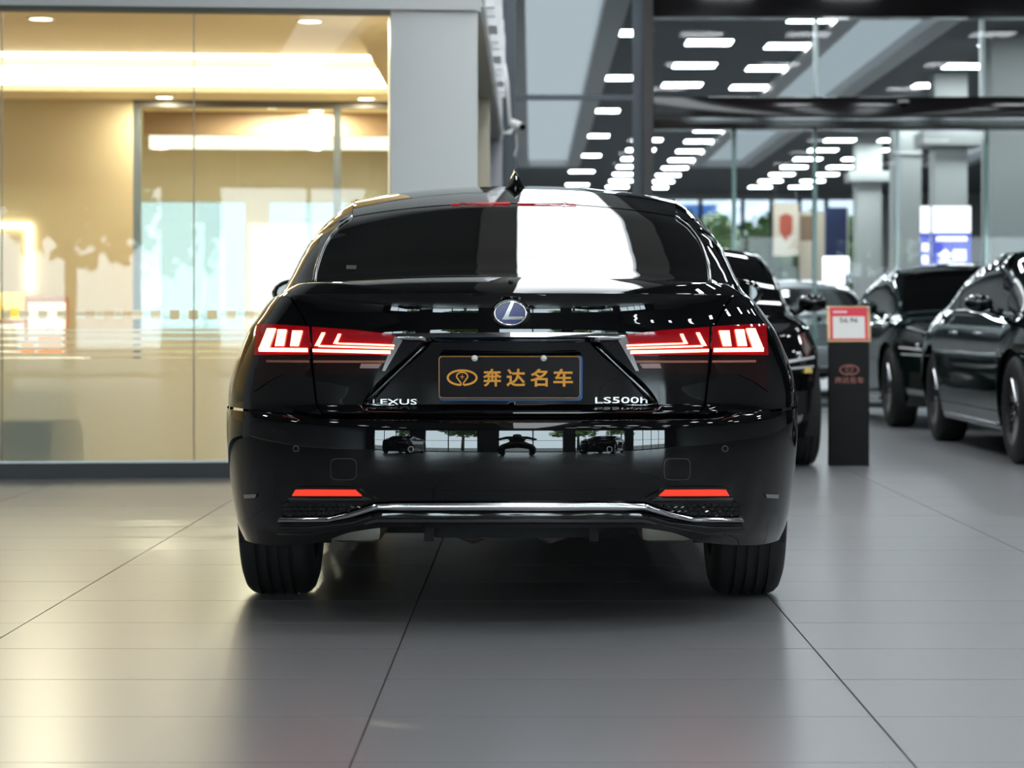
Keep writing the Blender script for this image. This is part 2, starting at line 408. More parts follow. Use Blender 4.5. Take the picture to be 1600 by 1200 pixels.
# room behind the partition: bulkhead, glowing cove, bright window wall
BR = BB + 5.5
iw = MB(); z0, z1 = .70, 2.30
iw.box(SL, .5, BR, BR + .12, z1, HI, ST); iw.box(SL, .5, BR, BR + .12, 0, z0, ST)
for px in (120, 402, 640):
    x = stp(px, 300, BR)[0]; iw.box(x - .14, x + .14, BR, BR + .12, z0, z1, ST)
iw.box(SL, stp(60, 300, BR)[0], BR, BR + .12, z0, z1, ST)
struct(iw.obj('wall_inner_room', mat('pale_wall', (.70, .66, .56), .6)), 'pale end wall with windows beyond the partition', 'wall')
iwin = struct(sbox('window_10', stp(60, 300, BR)[0], .5, BR + .03, BR + .09, z0, z0 + .03, alu), 'window band at the far end of the inner room', 'window')
sbox('pane', stp(60, 300, BR)[0], .5, BR + .05, BR + .06, z0 + .03, z1, glassmat('tinted_daylight_glass', (.26, .272, .255)), iwin)
struct(sbox('trim_3', xs, .42, BB + 1.2, BB + 1.3, HI - .22, HI, brown), 'brown bulkhead beyond the partition', 'trim')
tag(sbox('cove_glow', xs, .42, BB + 2.0, BB + 2.03, HI - .3, HI - .12, emis('led_cove_inner', (1., .88, .68), 1.6)), 'cream glowing band beyond the glass partition', 'cove light')
def downlight(px, py, label, grp, hz=HI, en=95):
    d = Vector(((px - VX) / FPX, 1, (VY - py) / FPX)); t = (hz - CAMH) / d.z; p = d * t
    o = thing('downlight', label, 'downlight', (p.x, p.y, hz), group=grp)
    MB().lathe([(-.006, .075), (-.008, .095), (0, .097), (.01, .07)], 20).obj('ring', white_mat, o, True)
    MB().lathe([(-.004, .0005), (-.004, .075)], 20).obj('lens', down_warm, o)
    la = bpy.data.lights.new('downlight_lamp', 'AREA'); la.shape = 'DISK'; la.size = .14; la.energy = en; la.color = (1., .85, .62)
    lo = bpy.data.objects.new('downlight_lamp', la); link(lo, o); lo.location = (0, 0, -.012)
for p in ((64, 29), (484, 33)): downlight(*p, 'round downlight in the shop ceiling in front of the tray', 'front shop downlights')
for p in ((257, 152), (572, 154)): downlight(*p, 'round downlight in the shop ceiling behind the tray', 'rear shop downlights', en=25)
for p in ((425, 168), (494, 173), (244, 189), (511, 193)): downlight(*p, 'round downlight seen through the glass partition', 'inner room downlights', en=75)
# lit outline of a niche on the back wall
x, z0_ = stp(46, 455, BB - .02); _, z1_ = stp(46, 350, BB - .02)
lt = tag(MB().box(x - .02, x + .02, BB - .03, BB - .005, z0_, z1_, ST).box(x - 1.6, x - .02, BB - .03, BB - .005, z1_ - .03, z1_, ST).obj('niche_light', led_warm), 'slim warm light strip bent around a wall niche', 'wall light')
# furniture
def srect(px0, px1, py0, py1, b): a, zt = stp(px0, py0, b); c2, zb = stp(px1, py1, b); return a, c2, zb, zt
db = 2.4
a, b_, zb, zt = srect(-60, 130, 560, 575, db)
dk = thing('reception_desk', 'pale reception desk behind the frosted glass', 'desk', ST((a + b_) / 2, db + .3, 0), SA)
hw = (b_ - a) / 2; dz = stp(50, 556, db)[1]
box('desk_top', -hw, hw, -.3, .3, dz - .04, dz, paper, dk, bevel=.006); box('desk_panel', -hw + .02, hw - .02, -.26, -.22, 0, dz - .04, mat('pale_wood', (.45, .36, .24), .5), dk)
for sx in (-1, 1): box('desk_side', sx * (hw - .03) - .02, sx * (hw - .03) + .02, -.24, .28, 0, dz - .04, dark_furn, dk)
def item(name, label, cat, px0, px1, py0, py1, b, m, depth=.1, base=None):
    a, c2, zb, zt = srect(px0, px1, py0, py1, b); zb = base if base is not None else zb
    o = thing(name, label, cat, ST((a + c2) / 2, b, zb), SA); return o, (c2 - a) / 2, zt - zb
o, hw, h = item('picture_frame', 'white picture in a red-brown frame on the reception desk', 'picture', 40, 108, 465, 510, db + .25, paper, base=dz)
MB().box(-hw, hw, -.01, .02, 0, .02).box(-hw, hw, -.01, .02, h - .02, h).box(-hw, -hw + .02, -.01, .02, .02, h - .02).box(hw - .02, hw, -.01, .02, .02, h - .02).obj('frame', wood_red, o)
box('print', -hw + .02, hw - .02, 0, .012, .02, h - .02, paper, o)
o, hw, h = item('gift_box', 'yellow box with a pale lower half on the reception desk', 'box', -14, 37, 457, 553, db + .2, yellow_m, base=dz)
box('upper_half', -hw, hw, -.08, .08, h * .55, h, yellow_m, o, bevel=.004); box('lower_half', -hw + .004, hw - .004, -.076, .076, 0, h * .55, paper, o); box('ribbon', -hw - .003, hw + .003, -.083, .083, h * .53, h * .56, wood_red, o)
o, hw, h = item('paper_bag', 'orange paper bag standing on the reception desk', 'bag', 60, 97, 521, 554, db + .1, orange_m, base=dz)
MB().prism([(-hw, 0), (hw, 0), (hw * .94, h), (-hw * .94, h)], -.05, .05).obj('bag_body', orange_m, o); MB().tube([(-hw * .4, -.05, h * .98), (-hw * .2, -.05, h * 1.25), (hw * .2, -.05, h * 1.25), (hw * .4, -.05, h * .98)], .004, 6).obj('handle', wood_red, o)
o, hw, h = item('paper_bag', 'small orange paper bag beside the larger one on the desk', 'bag', 34, 53, 532, 554, db + .1, orange_m, base=dz)
MB().prism([(-hw, 0), (hw, 0), (hw * .94, h), (-hw * .94, h)], -.04, .04).obj('bag_body', orange_m, o); MB().tube([(-hw * .4, -.04, h * .98), (0, -.04, h * 1.2), (hw * .4, -.04, h * .98)], .004, 6).obj('handle', wood_red, o)
# dark armchair close behind the frosted film
a, c2, zb, zt = srect(8, 128, 612, 692, .4)
o = thing('armchair', 'dark armchair blurred behind the frosted film', 'armchair', ST((a + c2) / 2, .48, 0), SA); hw = (c2 - a) / 2
box('seat', -hw + .06, hw - .06, -.26, .2, .2, .36, dark_furn, o, bevel=.02); box('backrest', -hw, hw, -.34, -.27, .14, .58, dark_furn, o, bevel=.02)
for sx in (-1, 1):
    box('armrest', sx * (hw - .03) - .03, sx * (hw - .03) + .03, -.27, .2, .2, .5, dark_furn, o, bevel=.01)
    for sy in (-.3, .16): box('leg', sx * (hw - .05) - .015, sx * (hw - .05) + .015, sy - .015, sy + .015, .002, .2, alu, o)

# fascia return running back from the shop corner, with raised letters, soffit and side shop front
fx = -.31; fy0, fy1 = 14.72, 25.4
fs = MB().box(fx - .08, fx, fy0, fy1, 2.83, HF).box(-.86, fx - .08, fy0 + .5, fy1, 2.83, 2.87)
struct(fs.obj('wall_left_return', grey_clad), 'pale grey fascia running back beside the showroom aisle', 'wall')
tr = MB()
for z in (2.86, 2.93): tr.box(fx, fx + .012, fy0, fy1, z, z + .025)
struct(tr.obj('trim_4', grey_clad), 'narrow raised ribs along the fascia return', 'trim')
sd = MB()
sd.box(-.75, -.55, 15.3, 25.4, 0, 2.83)
struct(sd.obj('wall_left_side', mat('taupe_wall', (.30, .27, .21), .6)), 'taupe wall under the fascia return', 'wall')
struct(box('column_side', -.62, -.36, 20.4, 20.7, 0, 2.83, mat('pale_beige_cladding', (.52, .47, .36), .5), bevel=.004), 'slim pale beige pillar under the fascia return', 'column')
struct(box('column_end', -.52, -.31, 25.0, 25.4, 0, 2.83, mat('lilac_grey_cladding', (.40, .40, .44), .5), bevel=.004), 'lilac grey pillar at the far end of the fascia return', 'column')
sg = thing('fascia_sign', 'row of raised white letters on the fascia return', 'sign', (fx, 16.0, 3.05))
for q in range(7):
    y = .2 + q * 1.0; m = MB()
    m.box(.0, .06, y, y + .08, 0, .55); m.box(.0, .06, y + .08, y + .55, .47, .55); m.box(.0, .06, y + .08, y + .5, .22, .30)
    if q % 2: m.box(.0, .06, y + .08, y + .55, 0, .08)
    else: m.box(.0, .06, y + .47, y + .55, 0, .47)
    m.obj('sign_letter', mat('sign_white', (.85, .86, .88), .3), sg)

# ------------------------------------------------------------------ rear hall: facade
fa = struct(MB().box(wpx(1018, 0, YF).x, 10, YF - .25, YF, 4.26, HF).box(-.34, wpx(1018, 0, YF).x, YF - .12, YF, 4.9, HF).box(10, 16, YF - .2, YF, 0, HF).obj('wall_facade', beam_black), 'glossy black header over the glass facade', 'wall')
zb0, zb1 = wpx(0, 205, YF).z, wpx(0, 155, YF).z
bxl = wpx(1018, 0, YF).x
struct(box('trim_5', bxl, 10, YF - .3, YF, zb0, zb1, beam_black, bevel=.01), 'glossy black band across the glass facade', 'beam')
struct(box('column_facade', wpx(1003, 0, YF).x, bxl, YF - .35, YF, 0, HF, column_dark), 'dark brown column between the two glass bays', 'column')
win = struct(box('window_11', wpx(788, 0, YF).x, wpx(806, 0, YF).x, YF - .1, YF, 0, HF, steel_blue), 'tall window bay with blue grey steel frame', 'window')
box('mullion', wpx(988, 0, YF).x, wpx(1003, 0, YF).x, YF - .1, YF, 0, 4.9, steel_blue, win)
box('transom', wpx(806, 0, YF).x, wpx(988, 0, YF).x, YF - .08, YF, wpx(0, 157, YF).z, wpx(0, 149, YF).z, steel_blue, win)
zt_ = wpx(0, 153, YF).z
box('pane', wpx(806, 0, YF).x, wpx(988, 0, YF).x, YF - .05, YF - .04, .05, zt_ - .03, facade_glass, win)
box('pane', wpx(806, 0, YF).x, wpx(988, 0, YF).x, YF - .05, YF - .04, zt_ + .03, 4.9, facade_glass, win)
win = struct(box('window_12', bxl, 10, YF - .06, YF, .0, .05, steel_blue), 'wide glass facade under glossy black bands', 'window')
xu = [bxl, wpx(1275, 0, YF).x, wpx(1535, 0, YF).x, 7.2, 10]
for i in range(4):
    box('upper_pane', xu[i] + .005, xu[i + 1] - .005, YF - .05, YF - .04, zb1, 4.26, facade_glass, win)
    if i: box('glass_fin', xu[i] - .02, xu[i] + .02, YF - .04, YF + .1, zb1, 4.26, alu, win)
xl = [bxl, wpx(1147, 0, YF).x, wpx(1273, 0, YF).x, wpx(1402, 0, YF).x, wpx(1541, 0, YF).x, 7.2, 10]
for i in range(6):
    box('lower_pane', xl[i] + .005, xl[i + 1] - .005, YF - .05, YF - .04, .05, zb0, facade_glass, win)
    if i: box('door_post', xl[i] - .022, xl[i] + .022, YF - .03, YF + .06, .05, zb0, (alu if i == 3 else green_glass), win)
dc = thing('dome_camera', 'small white dome camera on the glossy black band', 'camera', wpx(1412, 157, YF - .32))
MB().lathe([(0, .0005), (0, .06), (-.02, .062), (-.025, .05)], 20).obj('base', white_mat, dc, True)
MB().lathe([(-.025, .045), (-.05, .035), (-.062, .02), (-.066, .0005)], 20).obj('dome', gloss_black, dc, True)
# bullet camera at the end of the fascia
p = wpx(800, 206, 24.6)
bc = thing('security_camera', 'white bullet camera on a bracket at the fascia end', 'camera', p)
MB().box(-.11, .0, -.03, .03, -.02, .0).box(-.12, -.105, -.06, .06, -.08, .06).obj('bracket', white_mat, bc)
MB().tube([(-.04, 0, 0), (.02, 0, .03)], .014, 8).obj('arm', white_mat, bc, True)
MB().tube([(-.0, .1, .10), (.10, -.08, .045)], .042, 16).obj('housing', white_mat, bc, True, angle=.8)
MB().tube([(.098, -.076, .046), (.112, -.10, .038)], .034, 16).obj('lens', gloss_black, bc, True, angle=.8)
MB().tube([(-.02, .05, .1), (-.05, .05, .5), (-.08, .05, .7)], .018, 8).obj('cable_cover', white_mat, bc, True)
MB().tube([(.04, .05, -.02), (.05, .04, -.15), (.02, .02, -.24), (.04, .0, -.26)], .008, 6).obj('cable', white_mat, bc, True)

# rear hall ceiling, strips, panels
RX0, RX1 = -1.2, 16
strips = [(-.08, .84), (3.98, 4.93), (9.1, 10.0)]; SE = 57.0
c = MB(); edges = [RX0] + [e for s_ in strips for e in (s_[0] - .28, s_[1] + .28)] + [RX1]
for i in range(0, len(edges), 2): c.box(edges[i], edges[i + 1], YF, 71, HB, HB + .25)
for s_ in strips: c.box(s_[0] - .28, s_[1] + .28, SE + .3, 71, HB, HB + .25)
struct(c.obj('ceiling_rear', dark_ceil), 'dark grey ceiling of the rear hall', 'ceiling')
for i, s_ in enumerate(strips):
    m = MB().box(s_[0] - .28, s_[0], YF, SE + .3, HB - .06, HB + .25).box(s_[1], s_[1] + .28, YF, SE + .3, HB - .06, HB + .25).box(s_[0], s_[1], SE, SE + .3, HB - .06, HB + .25)
    struct(m.obj('trim_%d' % (6 + i), light_frame), 'grey edging around a pale ceiling strip', 'trim')
    tag(box('ceiling_strip', s_[0], s_[1], YF, SE, HB + .10, HB + .15, strip_panel), 'long pale blue luminous strip between rows of square lamps', 'ceiling light', 'luminous strips in the rear hall ceiling')
pm = None
ROWS = {1.23: 'square LED panel in the sparse row beside the pale strip behind the steel framed bay', 2.35: 'square LED panel in the middle row between two pale strips behind the glass facade', 3.45: 'square LED panel in the row hugging the pale strip of the wide facade',
        6.29: 'square LED panel in the row over the parked sedans, beyond the pale strip', 7.4: 'square LED panel in the row above the grey hall columns'}
for (x, st, y0) in ((1.23, 5.74, 31.0), (2.35, 2.87, 29.2), (3.45, 2.87, 29.6), (6.29, 2.87, 29.3), (7.4, 2.87, 29.3)):
    y = y0
    while y < 69:
        if pm is None:
            m = MB().box(-.3, .3, -.3, .3, -.012, -.002).box(-.32, .32, -.32, .32, -.01, 0)
            pl = m.obj('panel_light', led_panel); pl.data.materials.append(white_mat); pm = pl.data
            for i_, f_ in enumerate(pm.polygons): f_.material_index = 0 if i_ < 6 else 1
        else: pl = link(bpy.data.objects.new('panel_light', pm))
        pl.location = (x, y, HB); tag(pl, ROWS[x], 'ceiling light', 'LED panels of the rear hall'); y += st
for x in (-6.0, 2.4, 3.9, 6.5, 9.0):
    for y in range(-9, 26, 4):
        if x < -.4 and y > 13: continue
        pl = link(bpy.data.objects.new('panel_light', pm)); pl.location = (x, y, HF); tag(pl, 'square white LED panel above the showroom floor', 'ceiling light', 'LED panels of the showroom')
# columns of the rear hall
def hall_column(px0, px1, Y, capL, capR, pyc0, pyc1, label, spot=True):
    a, b = wpx(px0, 0, Y).x, wpx(px1, 0, Y).x; z0, z1 = wpx(0, pyc1, Y).z, wpx(0, pyc0, Y).z
    o = thing('hall_column', label, 'column', ((a + b) / 2, Y + (b - a) / 2, 0)); o['kind'] = 'structure'; h = (b - a) / 2
    box('shaft', -h, h, -h, h, 0, z0, mat('column_grey', (.50, .52, .50), .5), o, bevel=.01)
    k_ = (wpx(capR, 0, Y).x - wpx(capL, 0, Y).x) / 2
    box('capital', -k_, k_, -k_, k_, z0, z1, mat('column_grey', ()), o, bevel=.01)
    box('upper_shaft', -h, h, -h, h, z1, HB, mat('column_grey', ()), o)
hall_column(1460, 1512, 36, 1432, 1526, 205, 228, 'grey square column beside the blue lightbox')
hall_column(1338, 1378, 50, 1316, 1380, 268, 284, 'grey square column beside the blank white lightbox')
hall_column(1550, 1640, 31, 1550, 1640, 150, 151, 'broad grey column at the right of the rear hall')
hall_column(1396, 1440, 41, 1394, 1442, 238, 242, 'lilac grey column between two square columns')
# light boxes
p0, p1 = wpx(1457, 438, 34), wpx(1517, 322, 34)
o = thing('lightbox_sign', 'blue and white lightbox with large characters by the column', 'sign', (p0.x, 34, 0)); W_ = p1.x - p0.x; H0, H1 = p0.z, p1.z
box('housing', 0, W_, .005, .16, .0, H1, mat('sign_housing', (.4, .42, .5), .4), o)
box('white_face', .0, W_, 0, .01, H0 + (H1 - H0) * .64, H1, lit_white, o); box('blue_face', .0, W_, 0, .01, H0, H0 + (H1 - H0) * .64, lit_blue, o)
zc = H0 + (H1 - H0) * .30
text_mesh('全国', .2, lit_white, 'lettering', o, (W_ / 2, -.006, zc + .03), width=W_ * .74, offset=.006, extrude=.003)
for z in (.06, .13): box('text_line', W_ * .12, W_ * .88, -.006, 0, H0 + z, H0 + z + .045, lit_white, o)
box('text_line', W_ * .1, W_ * .9, -.006, 0, H0 + (H1 - H0) * .53, H0 + (H1 - H0) * .59, lit_white, o)
p0, p1 = wpx(1438, 438, 35), wpx(1453, 322, 35)
o = thing('lightbox_sign', 'narrow blue and white lightbox left of the large one', 'sign', (p0.x, 35, 0)); W_ = p1.x - p0.x; H0, H1 = p0.z, p1.z
box('housing', 0, W_, .005, .12, 0, H1, mat('sign_housing', ()), o)
box('white_face', .0, W_, 0, .01, H0 + (H1 - H0) * .64, H1, lit_white, o); box('blue_face', .0, W_, 0, .01, H0, H0 + (H1 - H0) * .64, lit_blue, o)
for z in (.06, .24, .42): box('text_block', W_ * .15, W_ * .85, -.006, 0, H0 + z, H0 + z + .12, lit_white, o)
p0, p1 = wpx(1286, 468, 44), wpx(1326, 401, 44)
o = thing('lightbox_sign', 'blank bright white lightbox with a notched lower corner', 'sign', (p0.x, 44, 0)); W_ = p1.x - p0.x; H0, H1 = p0.z, p1.z
MB().prism([(0, H0), (W_ * .84, H0), (W_ * .84, H0 + (H1 - H0) * .62), (W_, H0 + (H1 - H0) * .62), (W_, H1), (0, H1)], 0, .02).obj('white_face', emis('lightbox_bright', (.95, .99, 1), 2.6), o)
box('housing', .02, W_ * .8, .02, .15, 0, H1, mat('sign_housing', ()), o)
p0, p1 = wpx(1168, 440, 60), wpx(1189, 402, 60)
o = thing('lightbox_sign', 'small blue and white lightbox near the far windows', 'sign', (p0.x, 60, 0)); W_ = p1.x - p0.x
box('housing', .0, W_, .01, .15, 0, p1.z, mat('sign_housing', ()), o); box('blue_face', 0, W_, 0, .01, p0.z, p1.z, emis('lightbox_mid_blue', (.12, .25, .8), 1.0), o); box('white_block', W_ * .3, W_ * .9, -.005, 0, p0.z + .05, p0.z + .4, lit_white, o); box('header', 0, W_, -.005, 0, p1.z - .1, p1.z - .02, lit_white, o)
# far end wall: street windows, banner, dark panel
YE = 70.0
ew = MB().box(RX0, RX1, YE, YE + .3, wpx(0, 312, YE).z, HB + .3).box(wpx(1345, 0, YE).x, RX1, YE, YE + .3, 0, wpx(0, 312, YE).z).box(RX0, wpx(1030, 0, YE).x, YE, YE + .3, 0, wpx(0, 312, YE).z)
struct(ew.obj('wall_far', grey_paint), 'grey end wall of the rear hall', 'wall')
win = struct(box('window_13', wpx(1030, 0, YE).x, wpx(1345, 0, YE).x, YE + .1, YE + .2, 0, .1, plinth_m), 'far street windows with dark mullions', 'window')
hz = wpx(0, 312, YE).z; mx = [1030, 1095, 1161, 1206, 1250, 1292, 1345]
for i, px in enumerate(mx):
    x = wpx(px, 0, YE).x; box('mullion', x - .06, x + .06, YE + .1, YE + .2, .1, hz, plinth_m, win)
    if i: box('pane', wpx(mx[i - 1], 0, YE).x + .06, x - .06, YE + .14, YE + .15, .1, hz, far_glass, win)
box('transom', wpx(1030, 0, YE).x, wpx(1345, 0, YE).x, YE + .1, YE + .2, wpx(0, 373, YE).z, wpx(0, 370, YE).z, plinth_m, win)
struct(box('ground_far', -60, 80, YE + .3, 130, -.25, -.02, concrete), 'pale pavement beyond the far windows', 'pavement')
for (x, y, h, r) in ((5.3, 82, 4.3, 1.6), (8.9, 84, 4.5, 1.7), (12.4, 82, 4.2, 1.6), (1.8, 86, 4.3, 1.6)):
    tree('roadside_tree', x, y, h, r, 'low green roadside tree beyond the far windows', 'roadside trees beyond the far windows')
o = thing('billboard', 'blue billboard with a yellow band among the roadside trees', 'billboard', (wpx(1098, 0, 84).x, 84, 0))
box('board', -.7, .5, 0, .1, 4.3, 5.0, mat('board_blue', (.12, .28, .75), .6), o); box('yellow_band', -.7, .5, -.01, 0, 4.1, 4.3, yellow_m, o)
for sx in (-1, 1): MB().tube([(sx * .4 - .1, .05, 0), (sx * .4 - .1, .05, 4.3)], .05, 8).obj('post', alu, o, True)
o = thing('banner', 'cream hanging banner with a red shield beside the far windows', 'banner', (wpx(1228, 0, 62).x, 62, wpx(0, 400, 62).z))
bwid, bh = 40 / FPX * 62, 82 / FPX * 62
box('cloth', -bwid / 2, bwid / 2, -.01, .01, 0, bh, cream_banner, o)
MB().prism([(-.17, .62), (-.17, 1.02), (0, 1.10), (.17, 1.02), (.17, .62), (0, .36)], -.02, -.01).obj('shield', red_emblem, o)
MB().tube([(-bwid / 2 - .03, 0, bh), (bwid / 2 + .03, 0, bh)], .015, 8).obj('rail', alu, o)
for sx in (-1, 1): MB().tube([(sx * bwid * .4, 0, bh), (sx * bwid * .4, 0, HB - wpx(0, 400, 62).z)], .006, 6).obj('wire', alu, o)
o = thing('display_panel', 'navy display panel standing by the far windows', 'display', (wpx(1308, 0, 61).x, 61, 0)); hh = wpx(0, 324, 61).z
box('board', -.29, .29, 0, .08, .1, hh, navy, o); box('pale_stripe', .25, .29, -.006, 0, .1, hh, paper, o); box('foot', -.32, .32, -.2, .25, 0, .1, plinth_m, o)
o = thing('display_panel', 'cream and brown display board between banner and navy panel', 'display', (wpx(1271, 0, 62).x, 62.3, 0)); hh = wpx(0, 330, 62).z
box('board', -.33, .33, 0, .06, .1, hh, cream_banner, o); box('brown_picture', -.3, .1, -.006, 0, hh - .75, hh - .1, brown, o); box('foot', -.34, .34, -.2, .25, 0, .1, plinth_m, o); box('dark_post', -.3, -.12, -.05, 0, .1, 1.4, plinth_m, o)

# ------------------------------------------------------------------ car body surface
HX, HY = -.065, 7.25            # hero car: centre line and rearmost point
LEN = 5.23; AXR, AXF, RT = 1.16, 4.285, .360
yA, yB, nR, nF, CV = 1.25, 3.9, 4.0, 2.8, .14
def cub(tab):                  # smooth interpolation through a table (Catmull-Rom slopes)
    xs_ = np.array([t[0] for t in tab], float); ys_ = np.array([t[1] for t in tab], float)
    d = np.diff(ys_) / np.diff(xs_); m = np.empty_like(ys_); m[0] = d[0]; m[-1] = d[-1]
    s = d[:-1] * d[1:]; m[1:-1] = np.where(s > 0, 2 * s / np.where(s > 0, d[:-1] + d[1:], 1), 0)
    def f(x):
        x = np.clip(np.asarray(x, float), xs_[0], xs_[-1]); i = np.clip(np.searchsorted(xs_, x, side='right') - 1, 0, len(xs_) - 2)
        h = xs_[i + 1] - xs_[i]; t = (x - xs_[i]) / h
        return (2 * t**3 - 3 * t**2 + 1) * ys_[i] + (t**3 - 2 * t**2 + t) * h * m[i] + (-2 * t**3 + 3 * t**2) * ys_[i + 1] + (t**3 - t**2) * h * m[i + 1]
    return f
Wz = cub([(.15, .88), (.22, .905), (.3, .925), (.4, .938), (.5, .947), (.6, .953), (.7, .953), (.776, .94), (.83, .92), (.886, .895), (.925, .875), (.955, .852), (1.0, .82), (1.03, .79), (1.06, .76)])
yrB = cub([(.15, .24), (.22, .20), (.28, .12), (.34, .07), (.42, .03), (.46, .012), (.50, .003), (.54, .0), (.58, .0007), (.62, .0029), (.635, .0055), (.645, .012), (.66, .03)])
yrT = cub([(.60, .12), (.645, .105), (.665, .090), (.69, .101), (.75, .100), (.82, .092), (.88, .080), (.905, .074), (.93, .0752), (.955, .0770), (.98, .0785), (1.0, .0775), (1.015, .072), (1.03, .062), (1.06, .06)])
yfF = cub([(.15, 5.02), (.22, 5.12), (.35, 5.2), (.5, 5.23), (.62, 5.225), (.72, 5.19), (.80, 5.13), (.95, 5.0), (1.06, 4.9)])
ztp = cub([(0, 1.03), (.5, 1.022), (.8, 1.008), (1.0, 1.0), (1.5, .978), (2.0, .945), (2.3, .90), (2.6, .835), (3.0, .79)])
def F(p, z, yr=yrT):
    p, z = np.broadcast_arrays(np.asarray(p, float), np.asarray(z, float)); W = Wz(z); r = yr(z); f = yfF(z)
    th = np.clip(p, 0, 1) * PI / 2; xr_ = W * np.sin(th) ** (2 / nR); yr_ = r + CV * xr_**2 + (yA - r - CV * W**2) * (1 - np.clip(np.cos(th), 0, 1) ** (2 / nR))
    t = np.clip(p - 1, 0, 1); xs_ = W * (1 - .012 * np.sin(PI * t)); ys_ = yA + (yB - yA) * t
    tf = np.clip(p - 2, 0, 1) * PI / 2; xf_ = W * np.clip(np.cos(tf), 0, 1) ** (2 / nF); yf_ = yB + (f - yB) * np.sin(tf) ** (2 / nF)
    x = np.where(p <= 1, xr_, np.where(p <= 2, xs_, xf_)); y = np.where(p <= 1, yr_, np.where(p <= 2, ys_, yf_))
    return np.stack([x, y, z], -1)
PD = np.concatenate([np.linspace(0, .01, 60) ** 1.0, np.linspace(.01, 1, 1500)[1:], np.linspace(1, 2, 600)[1:], np.linspace(2, 2.99, 1500)[1:], np.linspace(2.99, 3, 60)[1:]])
RD = F(PD, np.full_like(PD, .75)); SD = np.concatenate([[0], np.cumsum(np.linalg.norm(np.diff(RD, axis=0), axis=1))])
def p_at_y(y): return float(np.interp(y, RD[:, 1], PD))
def p_rear_x(x, z): return np.arcsin(np.clip((x / Wz(z)), 0, 1) ** (nR / 2)) / (PI / 2)
def p_front_x(x, z): return 2 + np.arccos(np.clip(x / Wz(z), 0, 1) ** (nF / 2)) / (PI / 2)
def y_ref(p): return np.interp(p, PD, RD[:, 1])
def arch(y, lo):
    z = np.full_like(np.asarray(y, float), 0) + lo
    for ax in (AXR, AXF):
        d = np.abs(y - ax); z = np.where(d < .405, np.maximum(z, .36 + np.sqrt(np.clip(.405**2 - d**2, 0, None))), z)
    return z
def patch(p0, p1, na, zlo, zhi, nb, yr=yrT, extra=()):
    """grid (na,nb,3): p0,p1 callables of z or numbers; zlo,zhi callables of p_mid array"""
    c0 = p0 if callable(p0) else (lambda z: np.full_like(np.asarray(z, float), p0)); c1 = p1 if callable(p1) else (lambda z: np.full_like(np.asarray(z, float), p1))
    m0, m1 = float(c0(.75)), float(c1(.75))
    s = np.linspace(np.interp(m0, PD, SD), np.interp(m1, PD, SD), na)
    if extra:
        s = np.sort(np.concatenate([s, [np.interp(p_at_y(e), PD, SD) for e in extra]]))
        s = s[(s >= np.interp(m0, PD, SD) - 1e-9) & (s <= np.interp(m1, PD, SD) + 1e-9)]
    pm = np.interp(s, SD, PD); fr_ = (pm - m0) / (m1 - m0)
    zl = zlo(pm) if callable(zlo) else np.full_like(pm, zlo); zh = zhi(pm) if callable(zhi) else np.full_like(pm, zhi)
    b = np.linspace(0, 1, nb); z = zl[:, None] + (zh - zl)[:, None] * b[None]
    p = c0(z) + (c1(z) - c0(z)) * fr_[:, None]
    return F(p, z, yr)
def grid_faces(na, nb, off=0): return [(off + i * nb + j, off + (i + 1) * nb + j, off + (i + 1) * nb + j + 1, off + i * nb + j + 1) for i in range(na - 1) for j in range(nb - 1)]
def gnormals(g):
    du = np.gradient(g, axis=0); dv = np.gradient(g, axis=1); n = np.cross(du, dv); l = np.linalg.norm(n, axis=-1, keepdims=True); return n / np.where(l > 1e-12, l, 1)
def add_grid(mb, g, skirt=.012, mirror=True):
    """front surface with a folded-in rim, and its mirror image"""
    na, nb, _ = g.shape; n = gnormals(g)
    c0 = g.reshape(-1, 3).mean(0)
    for sgn in ((1, -1) if mirror else (1,)):
        G = g * np.array([sgn, 1, 1]); V = [tuple(v) for v in G.reshape(-1, 3)]; f = grid_faces(na, nb)
        if sgn < 0: f = [q[::-1] for q in f]
        if skirt:
            loop = [(i, 0) for i in range(na)] + [(na - 1, j) for j in range(1, nb)] + [(i, nb - 1) for i in range(na - 2, -1, -1)] + [(0, j) for j in range(nb - 2, 0, -1)]
            k0 = len(V)
            for (i, j) in loop:
                q = g[i, j] - n[i, j] * skirt; V.append((q[0] * sgn, q[1], q[2]))
            L_ = len(loop)
            for t in range(L_):
                a, b = loop[t], loop[(t + 1) % L_]; q = (a[0] * nb + a[1], k0 + t, k0 + (t + 1) % L_, b[0] * nb + b[1]); f.append(q if sgn > 0 else q[::-1])
        mb.add(V, f)
    return mb
def finish(mb, name, m, parent, ang=.6):
    o = mobj(name, mb.v, mb.f, m, parent, True)
    bm = bmesh.new(); bm.from_mesh(o.data); bmesh.ops.remove_doubles(bm, verts=bm.verts, dist=1e-5); bmesh.ops.dissolve_degenerate(bm, edges=bm.edges, dist=1e-6); bmesh.ops.recalc_face_normals(bm, faces=bm.faces); bm.to_mesh(o.data); bm.free()
    o.data.polygons.foreach_set('use_smooth', [True] * len(o.data.polygons)); o.data.set_sharp_from_angle(angle=ang); return o

